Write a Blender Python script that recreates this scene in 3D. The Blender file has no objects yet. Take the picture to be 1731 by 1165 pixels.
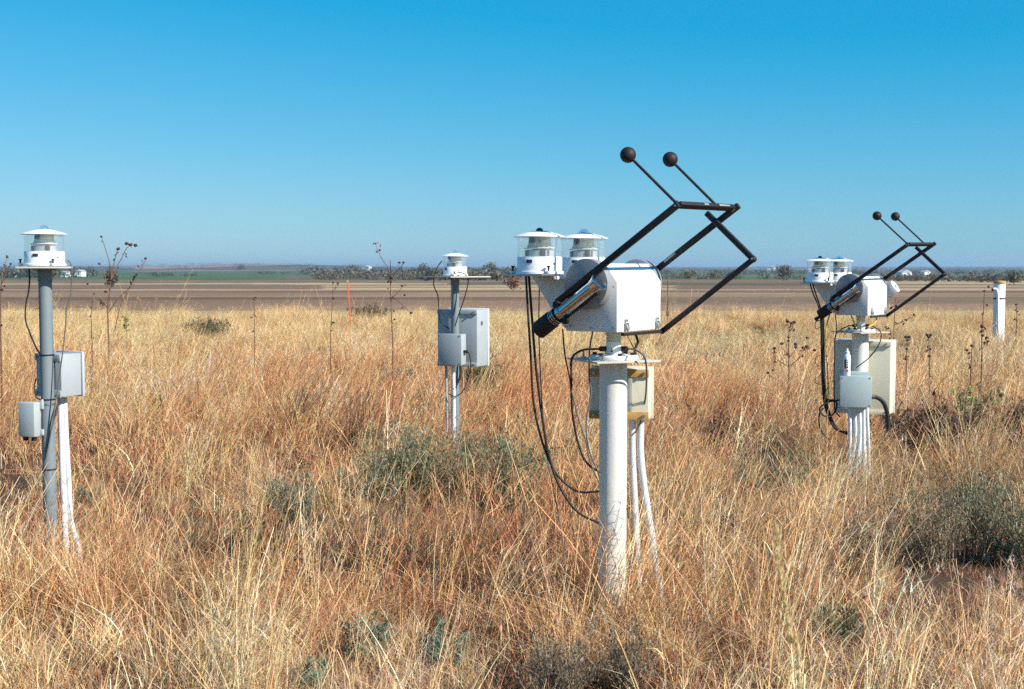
import bpy, bmesh, math, random
import numpy as np
from mathutils import Vector, Matrix

random.seed(11)
rng = np.random.default_rng(11)
sc = bpy.context.scene
COL = sc.collection
R = math.radians

# ------------------------------------------------------------------ camera
EYE = 1.62
FPX, CX, CY, HOR = 2130.0, 865.5, 582.5, 455.0          # focal length and centre, in pixels of the 1731 px wide photograph
PITCH = math.atan((CY - HOR) / FPX)
cam = bpy.data.cameras.new('camera')
cam.sensor_width = 36.0
cam.lens = 36.0 * FPX / 1731.0
cam.clip_start, cam.clip_end = 0.05, 30000.0
cam.dof.use_dof = True
cam.dof.focus_distance = 7.0
cam.dof.aperture_fstop = 9.0
cam_o = bpy.data.objects.new('camera', cam)
COL.objects.link(cam_o)
cam_o.location = (0, 0, EYE)
cam_o.rotation_euler = (math.pi / 2 - PITCH, 0, 0)
sc.camera = cam_o

# ------------------------------------------------------------------ sky and sun
SUN_AZ, SUN_EL = R(57.0), R(35.6)                        # azimuth measured from straight behind the camera, towards the right
sun_dir = Vector((math.sin(SUN_AZ) * math.cos(SUN_EL), -math.cos(SUN_AZ) * math.cos(SUN_EL), math.sin(SUN_EL)))
world = bpy.data.worlds.new('World')
sc.world = world
world.use_nodes = True
wn, wl = world.node_tree.nodes, world.node_tree.links
wn.clear()
sky = wn.new('ShaderNodeTexSky')
sky.sky_type = 'NISHITA'
sky.sun_disc = False
sky.sun_elevation = SUN_EL
sky.sun_rotation = math.atan2(sun_dir.x, sun_dir.y)
sky.altitude = 300
sky.air_density = 1.0
sky.dust_density = 0.3
sky.ozone_density = 2.0
grade = wn.new('ShaderNodeSeparateColor')
join = wn.new('ShaderNodeCombineColor')
wl.new(sky.outputs[0], grade.inputs[0])
# the film's response to a clear dry sky: less red, slower green and blue
for ch, (off, gam, gain, lo) in enumerate(((2.22, 1.0, 0.62, 0.18), (0.0, 0.73, 1.235, 0.0), (0.0, 0.5, 2.62, 0.0))):
    o_ = wn.new('ShaderNodeMath'); o_.operation = 'SUBTRACT'; o_.inputs[1].default_value = off
    x_ = wn.new('ShaderNodeMath'); x_.operation = 'MAXIMUM'; x_.inputs[1].default_value = lo
    p = wn.new('ShaderNodeMath'); p.operation = 'POWER'; p.inputs[1].default_value = gam
    m = wn.new('ShaderNodeMath'); m.operation = 'MULTIPLY'; m.inputs[1].default_value = gain
    wl.new(grade.outputs[ch], o_.inputs[0]); wl.new(o_.outputs[0], x_.inputs[0]); wl.new(x_.outputs[0], p.inputs[0]); wl.new(p.outputs[0], m.inputs[0]); wl.new(m.outputs[0], join.inputs[ch])
bg = wn.new('ShaderNodeBackground')
bg.inputs['Strength'].default_value = 0.082
wo = wn.new('ShaderNodeOutputWorld')
wl.new(join.outputs[0], bg.inputs[0])
wl.new(bg.outputs[0], wo.inputs[0])
sl = bpy.data.lights.new('sun', 'SUN')
sl.energy = 5.0
sl.angle = R(0.53)
sl.color = (1.0, 0.945, 0.86)
sun_o = bpy.data.objects.new('sun', sl)
COL.objects.link(sun_o)
sun_o.location = (20, -15, 25)
sun_o.rotation_euler = sun_dir.to_track_quat('Z', 'Y').to_euler()
sc.view_settings.view_transform = 'Standard'
sc.view_settings.look = 'None'
sc.view_settings.gamma = 1.0
sc.view_settings.exposure = 0.55
sc.cycles.use_denoising = False                           # keeps the fine grass and a film-like grain
sc.cycles.max_bounces = 5
sc.cycles.diffuse_bounces = 3
sc.cycles.adaptive_threshold = 0.02
sc.cycles.transparent_max_bounces = 16

# ------------------------------------------------------------------ helpers
def at(px, py, Y):
    """point of the place seen at a pixel of the photograph, Y metres in front of the camera"""
    c, s = math.cos(PITCH), math.sin(PITCH)
    dx, dz = (px - CX) / FPX, -(py - CY) / FPX
    v = Vector((dx, c + dz * s, -s + dz * c))
    return Vector((0, 0, EYE)) + v * (Y / v.y)

def tag(o, label=None, cat=None, group=None, kind=None):
    if label: o['label'] = label
    if cat: o['category'] = cat
    if group: o['group'] = group
    if kind: o['kind'] = kind
    return o

def empty(name, loc, rz=0.0):
    o = bpy.data.objects.new(name, None)
    o.empty_display_size = 0.1
    COL.objects.link(o)
    o.location = loc
    o.rotation_euler = (0, 0, rz)
    return o

def link(name, me, m, parent=None):
    o = bpy.data.objects.new(name, me)
    if m is not None: me.materials.append(m)
    COL.objects.link(o)
    if parent is not None: o.parent = parent
    return o

def rz(deg): return Matrix.Rotation(R(deg), 4, 'Z')

def spline(pts, n=8):
    P = [Vector(p) for p in pts]
    if len(P) < 3: return P
    E = [P[0] * 2 - P[1]] + P + [P[-1] * 2 - P[-2]]
    out = []
    for i in range(1, len(E) - 2):
        a, b, c, d = E[i - 1:i + 3]
        for k in range(n):
            t = k / n
            out.append(0.5 * ((2 * b) + (c - a) * t + (2 * a - 5 * b + 4 * c - d) * t * t + (3 * b - a - 3 * c + d) * t ** 3))
    return out + [P[-1]]

class B:
    """collects shapes into one mesh"""
    def __init__(self): self.bm = bmesh.new()
    def box(self, c, s, M=None, bev=0.0, seg=2):
        t = bmesh.new()
        bmesh.ops.create_cube(t, size=1.0)
        bmesh.ops.scale(t, vec=s, verts=t.verts)
        if bev: bmesh.ops.bevel(t, geom=list(t.edges), offset=bev, segments=seg, affect='EDGES', profile=0.5)
        X = Matrix.Translation(c) @ (M if M is not None else Matrix())
        bmesh.ops.transform(t, matrix=X, verts=t.verts)
        self.add(t); return self
    def add(self, t):
        me = bpy.data.meshes.new('tmp'); t.to_mesh(me); t.free()
        self.bm.from_mesh(me); bpy.data.meshes.remove(me)
    def cyl(self, p0, p1, r0, r1=None, n=24, bev=0.0):
        r1 = r0 if r1 is None else r1
        p0, p1 = Vector(p0), Vector(p1)
        d = p1 - p0
        t = bmesh.new()
        bmesh.ops.create_cone(t, cap_ends=True, segments=n, radius1=r0, radius2=r1, depth=d.length)
        if bev:
            es = [e for e in t.edges if any(len(f.verts) > 4 for f in e.link_faces)]
            bmesh.ops.bevel(t, geom=es, offset=bev, segments=2, affect='EDGES', profile=0.5)
        bmesh.ops.transform(t, matrix=Matrix.Translation((p0 + p1) / 2) @ d.to_track_quat('Z', 'Y').to_matrix().to_4x4(), verts=t.verts)
        self.add(t); return self
    def lathe(self, prof, c=(0, 0, 0), M=None, n=32, caps=True):
        t = bmesh.new()
        rings = [[t.verts.new((r * math.cos(2 * math.pi * k / n), r * math.sin(2 * math.pi * k / n), z)) for k in range(n)] for r, z in prof]
        for a, b in zip(rings, rings[1:]):
            for k in range(n): t.faces.new((a[k], a[(k + 1) % n], b[(k + 1) % n], b[k]))
        if caps:
            t.faces.new(rings[0][::-1]); t.faces.new(rings[-1])
        bmesh.ops.transform(t, matrix=Matrix.Translation(c) @ (M if M is not None else Matrix()), verts=t.verts)
        bmesh.ops.recalc_face_normals(t, faces=t.faces)
        self.add(t); return self
    def tube(self, pts, r, n=8, r1=None):
        P = [Vector(p) for p in pts]
        r1 = r if r1 is None else r1
        t = bmesh.new(); rings = []; nrm = None
        for i, p in enumerate(P):
            d = (P[min(i + 1, len(P) - 1)] - P[max(i - 1, 0)]).normalized()
            if nrm is None: nrm = d.orthogonal().normalized()
            nrm = (nrm - d * nrm.dot(d)).normalized()
            b = d.cross(nrm)
            rr = r + (r1 - r) * i / max(1, len(P) - 1)
            rings.append([t.verts.new(p + (nrm * math.cos(2 * math.pi * k / n) + b * math.sin(2 * math.pi * k / n)) * rr) for k in range(n)])
        for a, b in zip(rings, rings[1:]):
            for k in range(n): t.faces.new((a[k], a[(k + 1) % n], b[(k + 1) % n], b[k]))
        t.faces.new(rings[0][::-1]); t.faces.new(rings[-1])
        self.add(t); return self
    def bar(self, p0, p1, w, h, up=(0, 0, 1), bev=0.002):
        p0, p1 = Vector(p0), Vector(p1)
        d = (p1 - p0); L = d.length; d.normalize()
        u = Vector(up); u = (u - d * u.dot(d)).normalized(); s = d.cross(u)
        M = Matrix((d, s, u)).transposed().to_4x4()
        return self.box((p0 + p1) / 2, (L, w, h), M, bev)
    def ball(self, c, r, u=24, v=14):
        t = bmesh.new()
        bmesh.ops.create_uvsphere(t, u_segments=u, v_segments=v, radius=r, matrix=Matrix.Translation(c))
        self.add(t); return self
    def prism(self, prof, a0, a1, bev=0.0, axis='y'):
        """profile in (x, z) pushed along y"""
        t = bmesh.new()
        lo = [t.verts.new((x, a0, z)) for x, z in prof]; hi = [t.verts.new((x, a1, z)) for x, z in prof]
        n = len(prof)
        t.faces.new(lo); t.faces.new(hi[::-1])
        for k in range(n): t.faces.new((lo[k], hi[k], hi[(k + 1) % n], lo[(k + 1) % n]))
        bmesh.ops.recalc_face_normals(t, faces=t.faces)
        if bev: bmesh.ops.bevel(t, geom=list(t.edges), offset=bev, segments=2, affect='EDGES', profile=0.5)
        self.add(t); return self
    def build(self, name, m, parent=None, ang=35):
        me = bpy.data.meshes.new(name)
        self.bm.to_mesh(me); self.bm.free()
        me.polygons.foreach_set('use_smooth', [True] * len(me.polygons))
        me.set_sharp_from_angle(angle=R(ang))
        return link(name, me, m, parent)

# ------------------------------------------------------------------ materials
def new_mat(name):
    m = bpy.data.materials.new(name); m.use_nodes = True
    return m, m.node_tree.nodes, m.node_tree.links, m.node_tree.nodes['Principled BSDF']

def mat(name, col, rough=0.5, metal=0.0, vary=0.12, scale=9.0, stain=None, stain_amt=0.0, stain_scale=6.0, bump=0.0, bump_scale=60.0, spec=0.5, stain_lo=0.56):
    m, n, l, bs = new_mat(name)
    tc = n.new('ShaderNodeTexCoord')
    nz = n.new('ShaderNodeTexNoise'); nz.inputs['Scale'].default_value = scale; nz.inputs['Detail'].default_value = 6; nz.inputs['Roughness'].default_value = 0.65
    l.new(tc.outputs['Object'], nz.inputs['Vector'])
    mx = n.new('ShaderNodeMix'); mx.data_type = 'RGBA'
    c = Vector(col[:3])
    mx.inputs['A'].default_value = (*(c * (1 - vary)), 1); mx.inputs['B'].default_value = (*[min(1, v) for v in c * (1 + vary)], 1)
    l.new(nz.outputs['Fac'], mx.inputs['Factor'])
    out = mx.outputs['Result']
    if stain is not None:
        n2 = n.new('ShaderNodeTexNoise'); n2.inputs['Scale'].default_value = stain_scale; n2.inputs['Detail'].default_value = 8; n2.inputs['Roughness'].default_value = 0.7
        mp = n.new('ShaderNodeMapping'); mp.inputs['Scale'].default_value = (1, 1, 0.35); mp.inputs['Location'].default_value = (3.1, 1.7, 4.4)
        l.new(tc.outputs['Object'], mp.inputs['Vector']); l.new(mp.outputs[0], n2.inputs['Vector'])
        rp = n.new('ShaderNodeMapRange'); rp.inputs['From Min'].default_value = stain_lo; rp.inputs['From Max'].default_value = stain_lo + 0.14; rp.inputs['To Max'].default_value = stain_amt
        l.new(n2.outputs['Fac'], rp.inputs['Value'])
        m2 = n.new('ShaderNodeMix'); m2.data_type = 'RGBA'; m2.inputs['B'].default_value = (*stain, 1)
        l.new(rp.outputs[0], m2.inputs['Factor']); l.new(out, m2.inputs['A'])
        out = m2.outputs['Result']
    l.new(out, bs.inputs['Base Color'])
    rr = n.new('ShaderNodeMapRange'); rr.inputs['To Min'].default_value = max(0.02, rough - 0.1); rr.inputs['To Max'].default_value = min(1, rough + 0.12)
    l.new(nz.outputs['Fac'], rr.inputs['Value']); l.new(rr.outputs[0], bs.inputs['Roughness'])
    bs.inputs['Metallic'].default_value = metal
    bs.inputs['Specular IOR Level'].default_value = spec
    if bump:
        nb = n.new('ShaderNodeTexNoise'); nb.inputs['Scale'].default_value = bump_scale; nb.inputs['Detail'].default_value = 4
        l.new(tc.outputs['Object'], nb.inputs['Vector'])
        bp = n.new('ShaderNodeBump'); bp.inputs['Strength'].default_value = bump; bp.inputs['Distance'].default_value = 0.003
        l.new(nb.outputs['Fac'], bp.inputs['Height']); l.new(bp.outputs[0], bs.inputs['Normal'])
    return m

def glass_mat(name, tint, refl=0.12, rough=0.03, top=0.3, milk=0.0):
    m, n, l, bs = new_mat(name)
    n.remove(bs)
    tr = n.new('ShaderNodeBsdfTransparent'); tr.inputs[0].default_value = (*tint, 1)
    gl = n.new('ShaderNodeBsdfGlossy'); gl.inputs['Roughness'].default_value = rough; gl.inputs[0].default_value = (1, 1, 1, 1)
    lw = n.new('ShaderNodeFresnel'); lw.inputs[0].default_value = 1.49
    ad = n.new('ShaderNodeMath'); ad.operation = 'MAXIMUM'; ad.inputs[1].default_value = refl
    lo = n.new('ShaderNodeMath'); lo.operation = 'MINIMUM'; lo.inputs[1].default_value = top
    mx = n.new('ShaderNodeMixShader')
    l.new(lw.outputs[0], ad.inputs[0]); l.new(ad.outputs[0], lo.inputs[0]); l.new(lo.outputs[0], mx.inputs[0]); l.new(tr.outputs[0], mx.inputs[1]); l.new(gl.outputs[0], mx.inputs[2])
    out = mx.outputs[0]
    if milk:                                              # whitish haze and reflection mixed in as diffuse so clear plastic shows
        df = n.new('ShaderNodeBsdfDiffuse'); df.inputs[0].default_value = (.9, .92, .93, 1)
        m2 = n.new('ShaderNodeMixShader'); m2.inputs[0].default_value = milk
        l.new(out, m2.inputs[1]); l.new(df.outputs[0], m2.inputs[2]); out = m2.outputs[0]
    l.new(out, n['Material Output'].inputs[0])
    return m

RUST = (0.20, 0.085, 0.03)
M = {
    'white': mat('white paint', (0.76, 0.76, 0.75), 0.45, vary=0.05, stain=(0.46, 0.40, 0.30), stain_amt=0.45, stain_scale=11, stain_lo=0.54),
    'white_clean': mat('white enamel', (0.84, 0.84, 0.83), 0.35, vary=0.02),
    'cream': mat('weathered cream paint', (0.70, 0.68, 0.60), 0.55, vary=0.06, stain=(0.33, 0.20, 0.10), stain_amt=0.6, stain_scale=8, stain_lo=0.57, bump=0.25, bump_scale=45),
    'cream_encl': mat('cream enclosure paint', (0.66, 0.615, 0.48), 0.5, vary=0.08, stain=(0.42, 0.27, 0.09), stain_amt=0.55, stain_scale=8, stain_lo=0.6),
    'galv': mat('grey painted steel pipe', (0.185, 0.225, 0.24), 0.5, vary=0.1, stain=(0.2, 0.19, 0.17), stain_amt=0.4, scale=14),
    'encl_grey': mat('grey enclosure paint', (0.36, 0.395, 0.41), 0.5, vary=0.08, stain=(0.3, 0.27, 0.2), stain_amt=0.3),
    'encl_pale': mat('pale grey enclosure paint', (0.44, 0.475, 0.49), 0.5, vary=0.06, stain=(0.4, 0.33, 0.2), stain_amt=0.3),
    'encl_rusty': mat('pale enclosure paint with rust bloom', (0.38, 0.425, 0.435), 0.55, vary=0.08, stain=(0.36, 0.22, 0.08), stain_amt=0.85, stain_scale=5, stain_lo=0.5),
    'jb': mat('junction box blue grey paint', (0.36, 0.435, 0.44), 0.5, vary=0.06, stain=(0.27, 0.27, 0.24), stain_amt=0.3),
    'steel_plate': mat('weathered plate', (0.52, 0.49, 0.42), 0.55, vary=0.15, stain=RUST, stain_amt=0.55, stain_scale=14),
    'rust': mat('rusty strap', (0.46, 0.27, 0.085), 0.7, vary=0.35, scale=22, stain=(0.50, 0.44, 0.32), stain_amt=0.7, stain_scale=16),
    'black': mat('black anodised metal', (0.020, 0.014, 0.014), 0.6, vary=0.25, scale=20, spec=0.35),
    'rubber': mat('black cable jacket', (0.022, 0.02, 0.02), 0.55, vary=0.2, spec=0.35),
    'cable_grey': mat('weathered grey cable', (0.13, 0.12, 0.115), 0.6, vary=0.2),
    'cable_yellow': mat('yellow cable', (0.62, 0.46, 0.05), 0.5, vary=0.1),
    'chrome': mat('polished steel', (0.50, 0.50, 0.52), 0.17, metal=1.0, vary=0.12, scale=25),
    'steel': mat('dull steel', (0.45, 0.45, 0.44), 0.4, metal=1.0, vary=0.1),
    'bare': mat('bare metal where the black has peeled', (0.36, 0.37, 0.34), 0.5, metal=0.3, vary=0.15),
    'drum': mat('grey white drum face', (0.27, 0.27, 0.28), 0.45, vary=0.03),
    'pvc': mat('white plastic conduit', (0.70, 0.72, 0.74), 0.4, vary=0.06, stain=(0.40, 0.37, 0.31), stain_amt=0.5, stain_scale=9, stain_lo=0.5),
    'skirt': glass_mat('clear plastic skirt', (0.975, 0.985, 0.985), 0.06, 0.05, 0.35, 0.03),
    'dome': glass_mat('clear glass dome', (0.72, 0.86, 0.95), 0.22, 0.03, 0.6),  # blue sky reflection is put into the glass tint
    'dome_dark': mat('dark silicon dome', (0.01, 0.011, 0.014), 0.08, vary=0.1),
    'bronze': mat('cream instrument body', (0.74, 0.68, 0.55), 0.4, vary=0.06),
    'navy': mat('navy print', (0.03, 0.035, 0.07), 0.5),
    'label': mat('dark label', (0.06, 0.03, 0.035), 0.5, vary=0.3, scale=80),
    'red': mat('red print', (0.55, 0.05, 0.04), 0.5),
    'green_neck': mat('pale green collar', (0.50, 0.53, 0.42), 0.45, vary=0.05),
    'stake': mat('faded orange stake', (0.62, 0.13, 0.05), 0.6, vary=0.15),
    'tpost': mat('dark red steel post', (0.16, 0.045, 0.03), 0.65, vary=0.2),
    'house': mat('white farm wall', (0.75, 0.75, 0.73), 0.6, scale=0.5),
    'roof': mat('grey farm roof', (0.42, 0.42, 0.43), 0.6, scale=0.5),
}

def veg_mat(name, transl=0.3, rough=0.55, instanced=False, spec=0.3):
    m, n, l, bs = new_mat(name)
    a = n.new('ShaderNodeAttribute'); a.attribute_name = 'bc'
    out = a.outputs['Color']
    if instanced:
        t = n.new('ShaderNodeAttribute'); t.attribute_type = 'INSTANCER'; t.attribute_name = 'tint'
        x = n.new('ShaderNodeMix'); x.data_type = 'RGBA'; x.blend_type = 'MULTIPLY'; x.inputs['Factor'].default_value = 1
        l.new(out, x.inputs['A']); l.new(t.outputs['Color'], x.inputs['B']); out = x.outputs['Result']
    l.new(out, bs.inputs['Base Color'])
    bs.inputs['Roughness'].default_value = rough
    bs.inputs['Specular IOR Level'].default_value = spec
    tl = n.new('ShaderNodeBsdfTranslucent'); l.new(out, tl.inputs[0])
    mx = n.new('ShaderNodeMixShader'); mx.inputs[0].default_value = transl
    l.new(bs.outputs[0], mx.inputs[1]); l.new(tl.outputs[0], mx.inputs[2]); l.new(mx.outputs[0], n['Material Output'].inputs[0])
    return m
M['grass'] = veg_mat('dry prairie grass', 0.13, instanced=True)
M['leaf'] = veg_mat('leaves', 0.25)
M['wood'] = veg_mat('dead stems', 0.0, 0.8)

# ------------------------------------------------------------------ terrain
PROF = [(-60, 0.0), (0, 0.0), (45, 0.0), (70, -0.1), (110, -0.6), (180, -1.4), (280, -2.1), (400, -2.7), (800, -4.0), (1400, -4.3), (2000, -3.4), (2600, -1.6), (3600, 2.6), (5200, 8.8), (8000, 15.0), (12000, 18.0)]
def zprof(d): return np.interp(d, [p[0] for p in PROF], [p[1] for p in PROF])
class Noise2:
    def __init__(self, seed): self.g = np.random.default_rng(seed).random((256, 256))
    def __call__(self, x, y):
        x = np.asarray(x, float); y = np.asarray(y, float)
        xi = np.floor(x).astype(int); yi = np.floor(y).astype(int); fx = x - xi; fy = y - yi
        fx = fx * fx * (3 - 2 * fx); fy = fy * fy * (3 - 2 * fy)
        g = lambda a, b: self.g[a % 256, b % 256]
        return (g(xi, yi) * (1 - fx) + g(xi + 1, yi) * fx) * (1 - fy) + (g(xi, yi + 1) * (1 - fx) + g(xi + 1, yi + 1) * fx) * fy
N1, N2, N3, N4 = Noise2(1), Noise2(2), Noise2(3), Noise2(4)
def hills(x, d):
    far = np.clip((np.asarray(d, float) - 1500) / 3000, 0, 1)
    near = np.clip((60 - np.asarray(d, float)) / 20, 0, 1)
    s_ = np.asarray(x, float) / np.maximum(np.asarray(d, float), 1)
    rise = 13 * np.exp(-((s_ + .20) / .09) ** 2) * np.exp(-((np.asarray(d, float) - 4200) / 1300) ** 2)
    return rise + far * ((N1(x / 1500. + 9, d / 2500.) - 0.5) * 9) + near * (N2(x / 1.7, d / 1.7) - 0.5) * 0.07
def ground_z(x, d): return float(zprof(d) + hills(x, d))

ds = np.unique(np.concatenate([np.linspace(-40, 0, 9), np.linspace(0, 60, 121), np.geomspace(60, 12000, 330)]))
us = np.linspace(-1, 1, 361)
D, U = np.meshgrid(ds, us, indexing='ij')
X = U * (np.abs(D) * 0.75 + 40)
Z = zprof(D) + hills(X, D)
SOIL, TAN, STRAW, BROWN, DBROWN, GREEN, DGREEN, SCRUB, PINK = [np.array(c) for c in ((.06, .04, .027), (.40, .29, .15), (.34, .25, .12), (.25, .155, .095), (.18, .112, .074), (.085, .135, .04), (.05, .075, .04), (.13, .11, .06), (.34, .215, .15))]
def field(x, d):
    s = x / (d + 1e-6)                                   # bearing, for the fields that only lie to one side
    e = d * (1 + 0.10 * (N3(x / 40., d / 30.) - 0.5) + .03 * (N2(x / 6., d / 9.) - .5))
    n = N4(x / 25., d / 60.)
    c = np.empty(x.shape + (3,))
    c[:] = SOIL
    def put(mask, col): c[mask] = col
    put(e > 38, STRAW); put(e > 50, BROWN); put((e > 72) & (s < .12), DBROWN); put((e > 92) & (e < 98), TAN * .75); put((e > 98), BROWN * .9)
    put((e > 120) & (e < 129) & (s > -.12), TAN * .8)
    put((e > 129) & (e < 175), DBROWN * 1.05)
    put((e > 60) & (e < 95) & (s > .1), np.array((.20, .135, .085)))
    put((e > 175) & (e < 215), TAN); put((e > 215) & (e < 250), BROWN); put((e > 250) & (e < 300), TAN * .9)
    put((e > 190) & (e < 330) & (s > .13) & (s < .3), DBROWN); put((e > 190) & (e < 330) & (s <= -.15), DBROWN)
    put((e > 300) & (e < 420), SCRUB); put((e > 320) & (e < 560) & (s > .29), TAN * 1.05)
    put((e > 330) & (e < 380) & (s < -.05), TAN)
    put(e > 560, SCRUB); put((e > 620) & (s > .11), GREEN); put((e > 600) & (s < -.18), GREEN * .9)
    put((e > 1150), SCRUB * .9); put((e > 1300) & (s > .05) & (N1(x / 420., d / 500.) > .45), GREEN * .8)
    put((e > 1200) & (s < -.16) & (N1(x / 420., d / 500.) > .35), GREEN * .85)
    put((e > 2200), SCRUB * .85)
    put((e > 2300) & (N2(x / 300., d / 700. + 5) > .62), DGREEN * 1.1); put((e > 2500) & (N3(x / 380., d / 800. + 2) > .7), TAN * .8)
    put((e > 2300) & (e < 5200) & (s > -.30) & (s < -.13) & (N2(x / 500., d / 900.) > .22), PINK)
    c *= (0.62 + 0.34 * n + .42 * N2(x / 90. + 5, d / 14.) + .18 * N1(x / 7., d / 5.) * (d < 300))[..., None]
    return c
FC = field(X, D)
nr, nc = D.shape
idx = np.arange(nr * nc).reshape(nr, nc)
quads = np.stack([idx[:-1, :-1], idx[:-1, 1:], idx[1:, 1:], idx[1:, :-1]], -1).reshape(-1, 4)
def np_mesh(name, V, Q, colors=None, smooth=False):
    me = bpy.data.meshes.new(name)
    k = Q.shape[1]
    me.vertices.add(len(V)); me.vertices.foreach_set('co', np.asarray(V, np.float32).ravel())
    me.loops.add(Q.size); me.loops.foreach_set('vertex_index', Q.astype(np.int32).ravel())
    me.polygons.add(len(Q)); me.polygons.foreach_set('loop_start', np.arange(0, Q.size, k, dtype=np.int32))
    if smooth: me.polygons.foreach_set('use_smooth', np.ones(len(Q), bool))
    if colors is not None:
        a = me.attributes.new('bc', 'FLOAT_COLOR', 'POINT')
        a.data.foreach_set('color', np.concatenate([colors, np.ones((len(V), 1))], 1).astype(np.float32).ravel())
    me.update(calc_edges=True)
    return me
m, n, l, bs = new_mat('prairie and field soil')
at_ = n.new('ShaderNodeAttribute'); at_.attribute_name = 'bc'
geo = n.new('ShaderNodeNewGeometry')
nz = n.new('ShaderNodeTexNoise'); nz.inputs['Scale'].default_value = 1.3; nz.inputs['Detail'].default_value = 10; nz.inputs['Roughness'].default_value = 0.75
l.new(geo.outputs['Position'], nz.inputs['Vector'])
mr = n.new('ShaderNodeMapRange'); mr.inputs['From Min'].default_value = .25; mr.inputs['From Max'].default_value = .75; mr.inputs['To Min'].default_value = .55; mr.inputs['To Max'].default_value = 1.4
l.new(nz.outputs['Fac'], mr.inputs['Value'])
vm = n.new('ShaderNodeVectorMath'); vm.operation = 'SCALE'
l.new(at_.outputs['Color'], vm.inputs[0]); l.new(mr.outputs[0], vm.inputs['Scale']); l.new(vm.outputs[0], bs.inputs['Base Color'])
bs.inputs['Roughness'].default_value = 0.95; bs.inputs['Specular IOR Level'].default_value = 0.1
bp = n.new('ShaderNodeBump'); bp.inputs['Strength'].default_value = 0.6; bp.inputs['Distance'].default_value = 0.06
l.new(nz.outputs['Fac'], bp.inputs['Height']); l.new(bp.outputs[0], bs.inputs['Normal'])
g = link('ground', np_mesh('ground', np.stack([X.ravel(), D.ravel(), Z.ravel()], 1), quads, FC.reshape(-1, 3), True), m)
tag(g, kind='structure', label='dry prairie ground and distant ploughed fields')

# ------------------------------------------------------------------ instruments
def pyranometer(parent, c, rot=0, dark=False, knobs=True):
    """ventilated pyranometer standing on z of c: white housing, clear skirt, cap and dome"""
    x, y, z = c
    T = Matrix.Translation((x, y, 0)) @ rz(rot)
    P = lambda a, b, h: T @ Vector((a, b, z + h))
    h = B().lathe([(.106, 0), (.106, .010), (.099, .012), (.099, .070), (.0955, .075), (.080, .075), (.080, .071)], (x, y, z), n=48).build('pyranometer', M['white_clean'], parent)
    B().lathe([(.0985, .071), (.0985, .161), (.0970, .161), (.0970, .071)], (x, y, z), n=48, caps=False).build('clear_skirt', M['skirt'], h)
    B().lathe([(.0, .1605), (.108, .1605), (.1130, .1595), (.1135, .1615), (.108, .1645), (.085, .1725), (.055, .1805), (.030, .1860), (.0, .187)], (x, y, z), n=48).build('sun_cap', M['white_clean'], h)
    r = .017 if dark else .025
    B().lathe([(r * math.cos(a), .182 + r * 1.0 * math.sin(a) + (.002 if dark else 0)) for a in np.linspace(0, 1.55, 9)], (x, y, z), n=28).build('dome', M['dome_dark' if dark else 'dome'], h)
    if not dark:
        B().lathe([(.012, .184), (.012, .190), (.0, .1905)], (x, y, z), n=20).build('sensor_disc', M['white_clean'], h)
    B().lathe([(.030, .075), (.030, .108), (.052, .113), (.056, .119), (.050, .126), (.046, .16)], (x, y, z), n=32).build('sensor_body', M['bronze'], h)
    B().lathe([(.0, .108), (.066, .108), (.070, .111), (.066, .114), (.0, .114)], (x, y, z), n=36).build('radiation_shield', M['white_clean'], h)
    B().lathe([(.062, .074), (.062, .101), (.055, .104)], (x, y, z), n=36).build('fan_tray', M['encl_pale'], h)
    for a in (-62, 12, 140): B().box(P(.058 * math.sin(R(a)), -.058 * math.cos(R(a)), .088), (.022, .022, .028), rz(rot + a), .002).build('motor_mount', M['black'], h)
    B().box(P(-.034, -.036, .146), (.026, .016, .022), rz(rot), .002).build('cable_plug', M['black'], h)
    if dark: B().cyl(P(.0, -.048, .140), P(.0, -.056, .140), .0105, n=20).build('level_ring', M['steel'], h); B().cyl(P(.0, -.054, .140), P(.0, -.0575, .140), .006, n=16).build('level_eye', M['black'], h)
    B().box(P(-.046, -.0885, .054), (.027, .004, .014), rz(rot - 28), .0005).build('label_plate', M['label'], h)
    B().box(P(.060, -.0785, .043), (.013, .003, .006), rz(rot + 37), .0004).build('label_plate', M['label'], h)
    if knobs:
        for a in (-128, -4 - 8, 115):
            p = P(.118 * math.sin(R(a + 30)), -.118 * math.cos(R(a + 30)), 0)
            B().cyl(p - Vector((0, 0, .014)), p + Vector((0, 0, .030)), .0045, n=10).cyl(p + Vector((0, 0, .028)), p + Vector((0, 0, .0345)), .0065, .0095, n=14).build('levelling_knob', M['black'], h)
            B().cyl(p, p + Vector((0, 0, .012)), .011, n=14).build('levelling_foot', M['white'], h)
    return h

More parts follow.
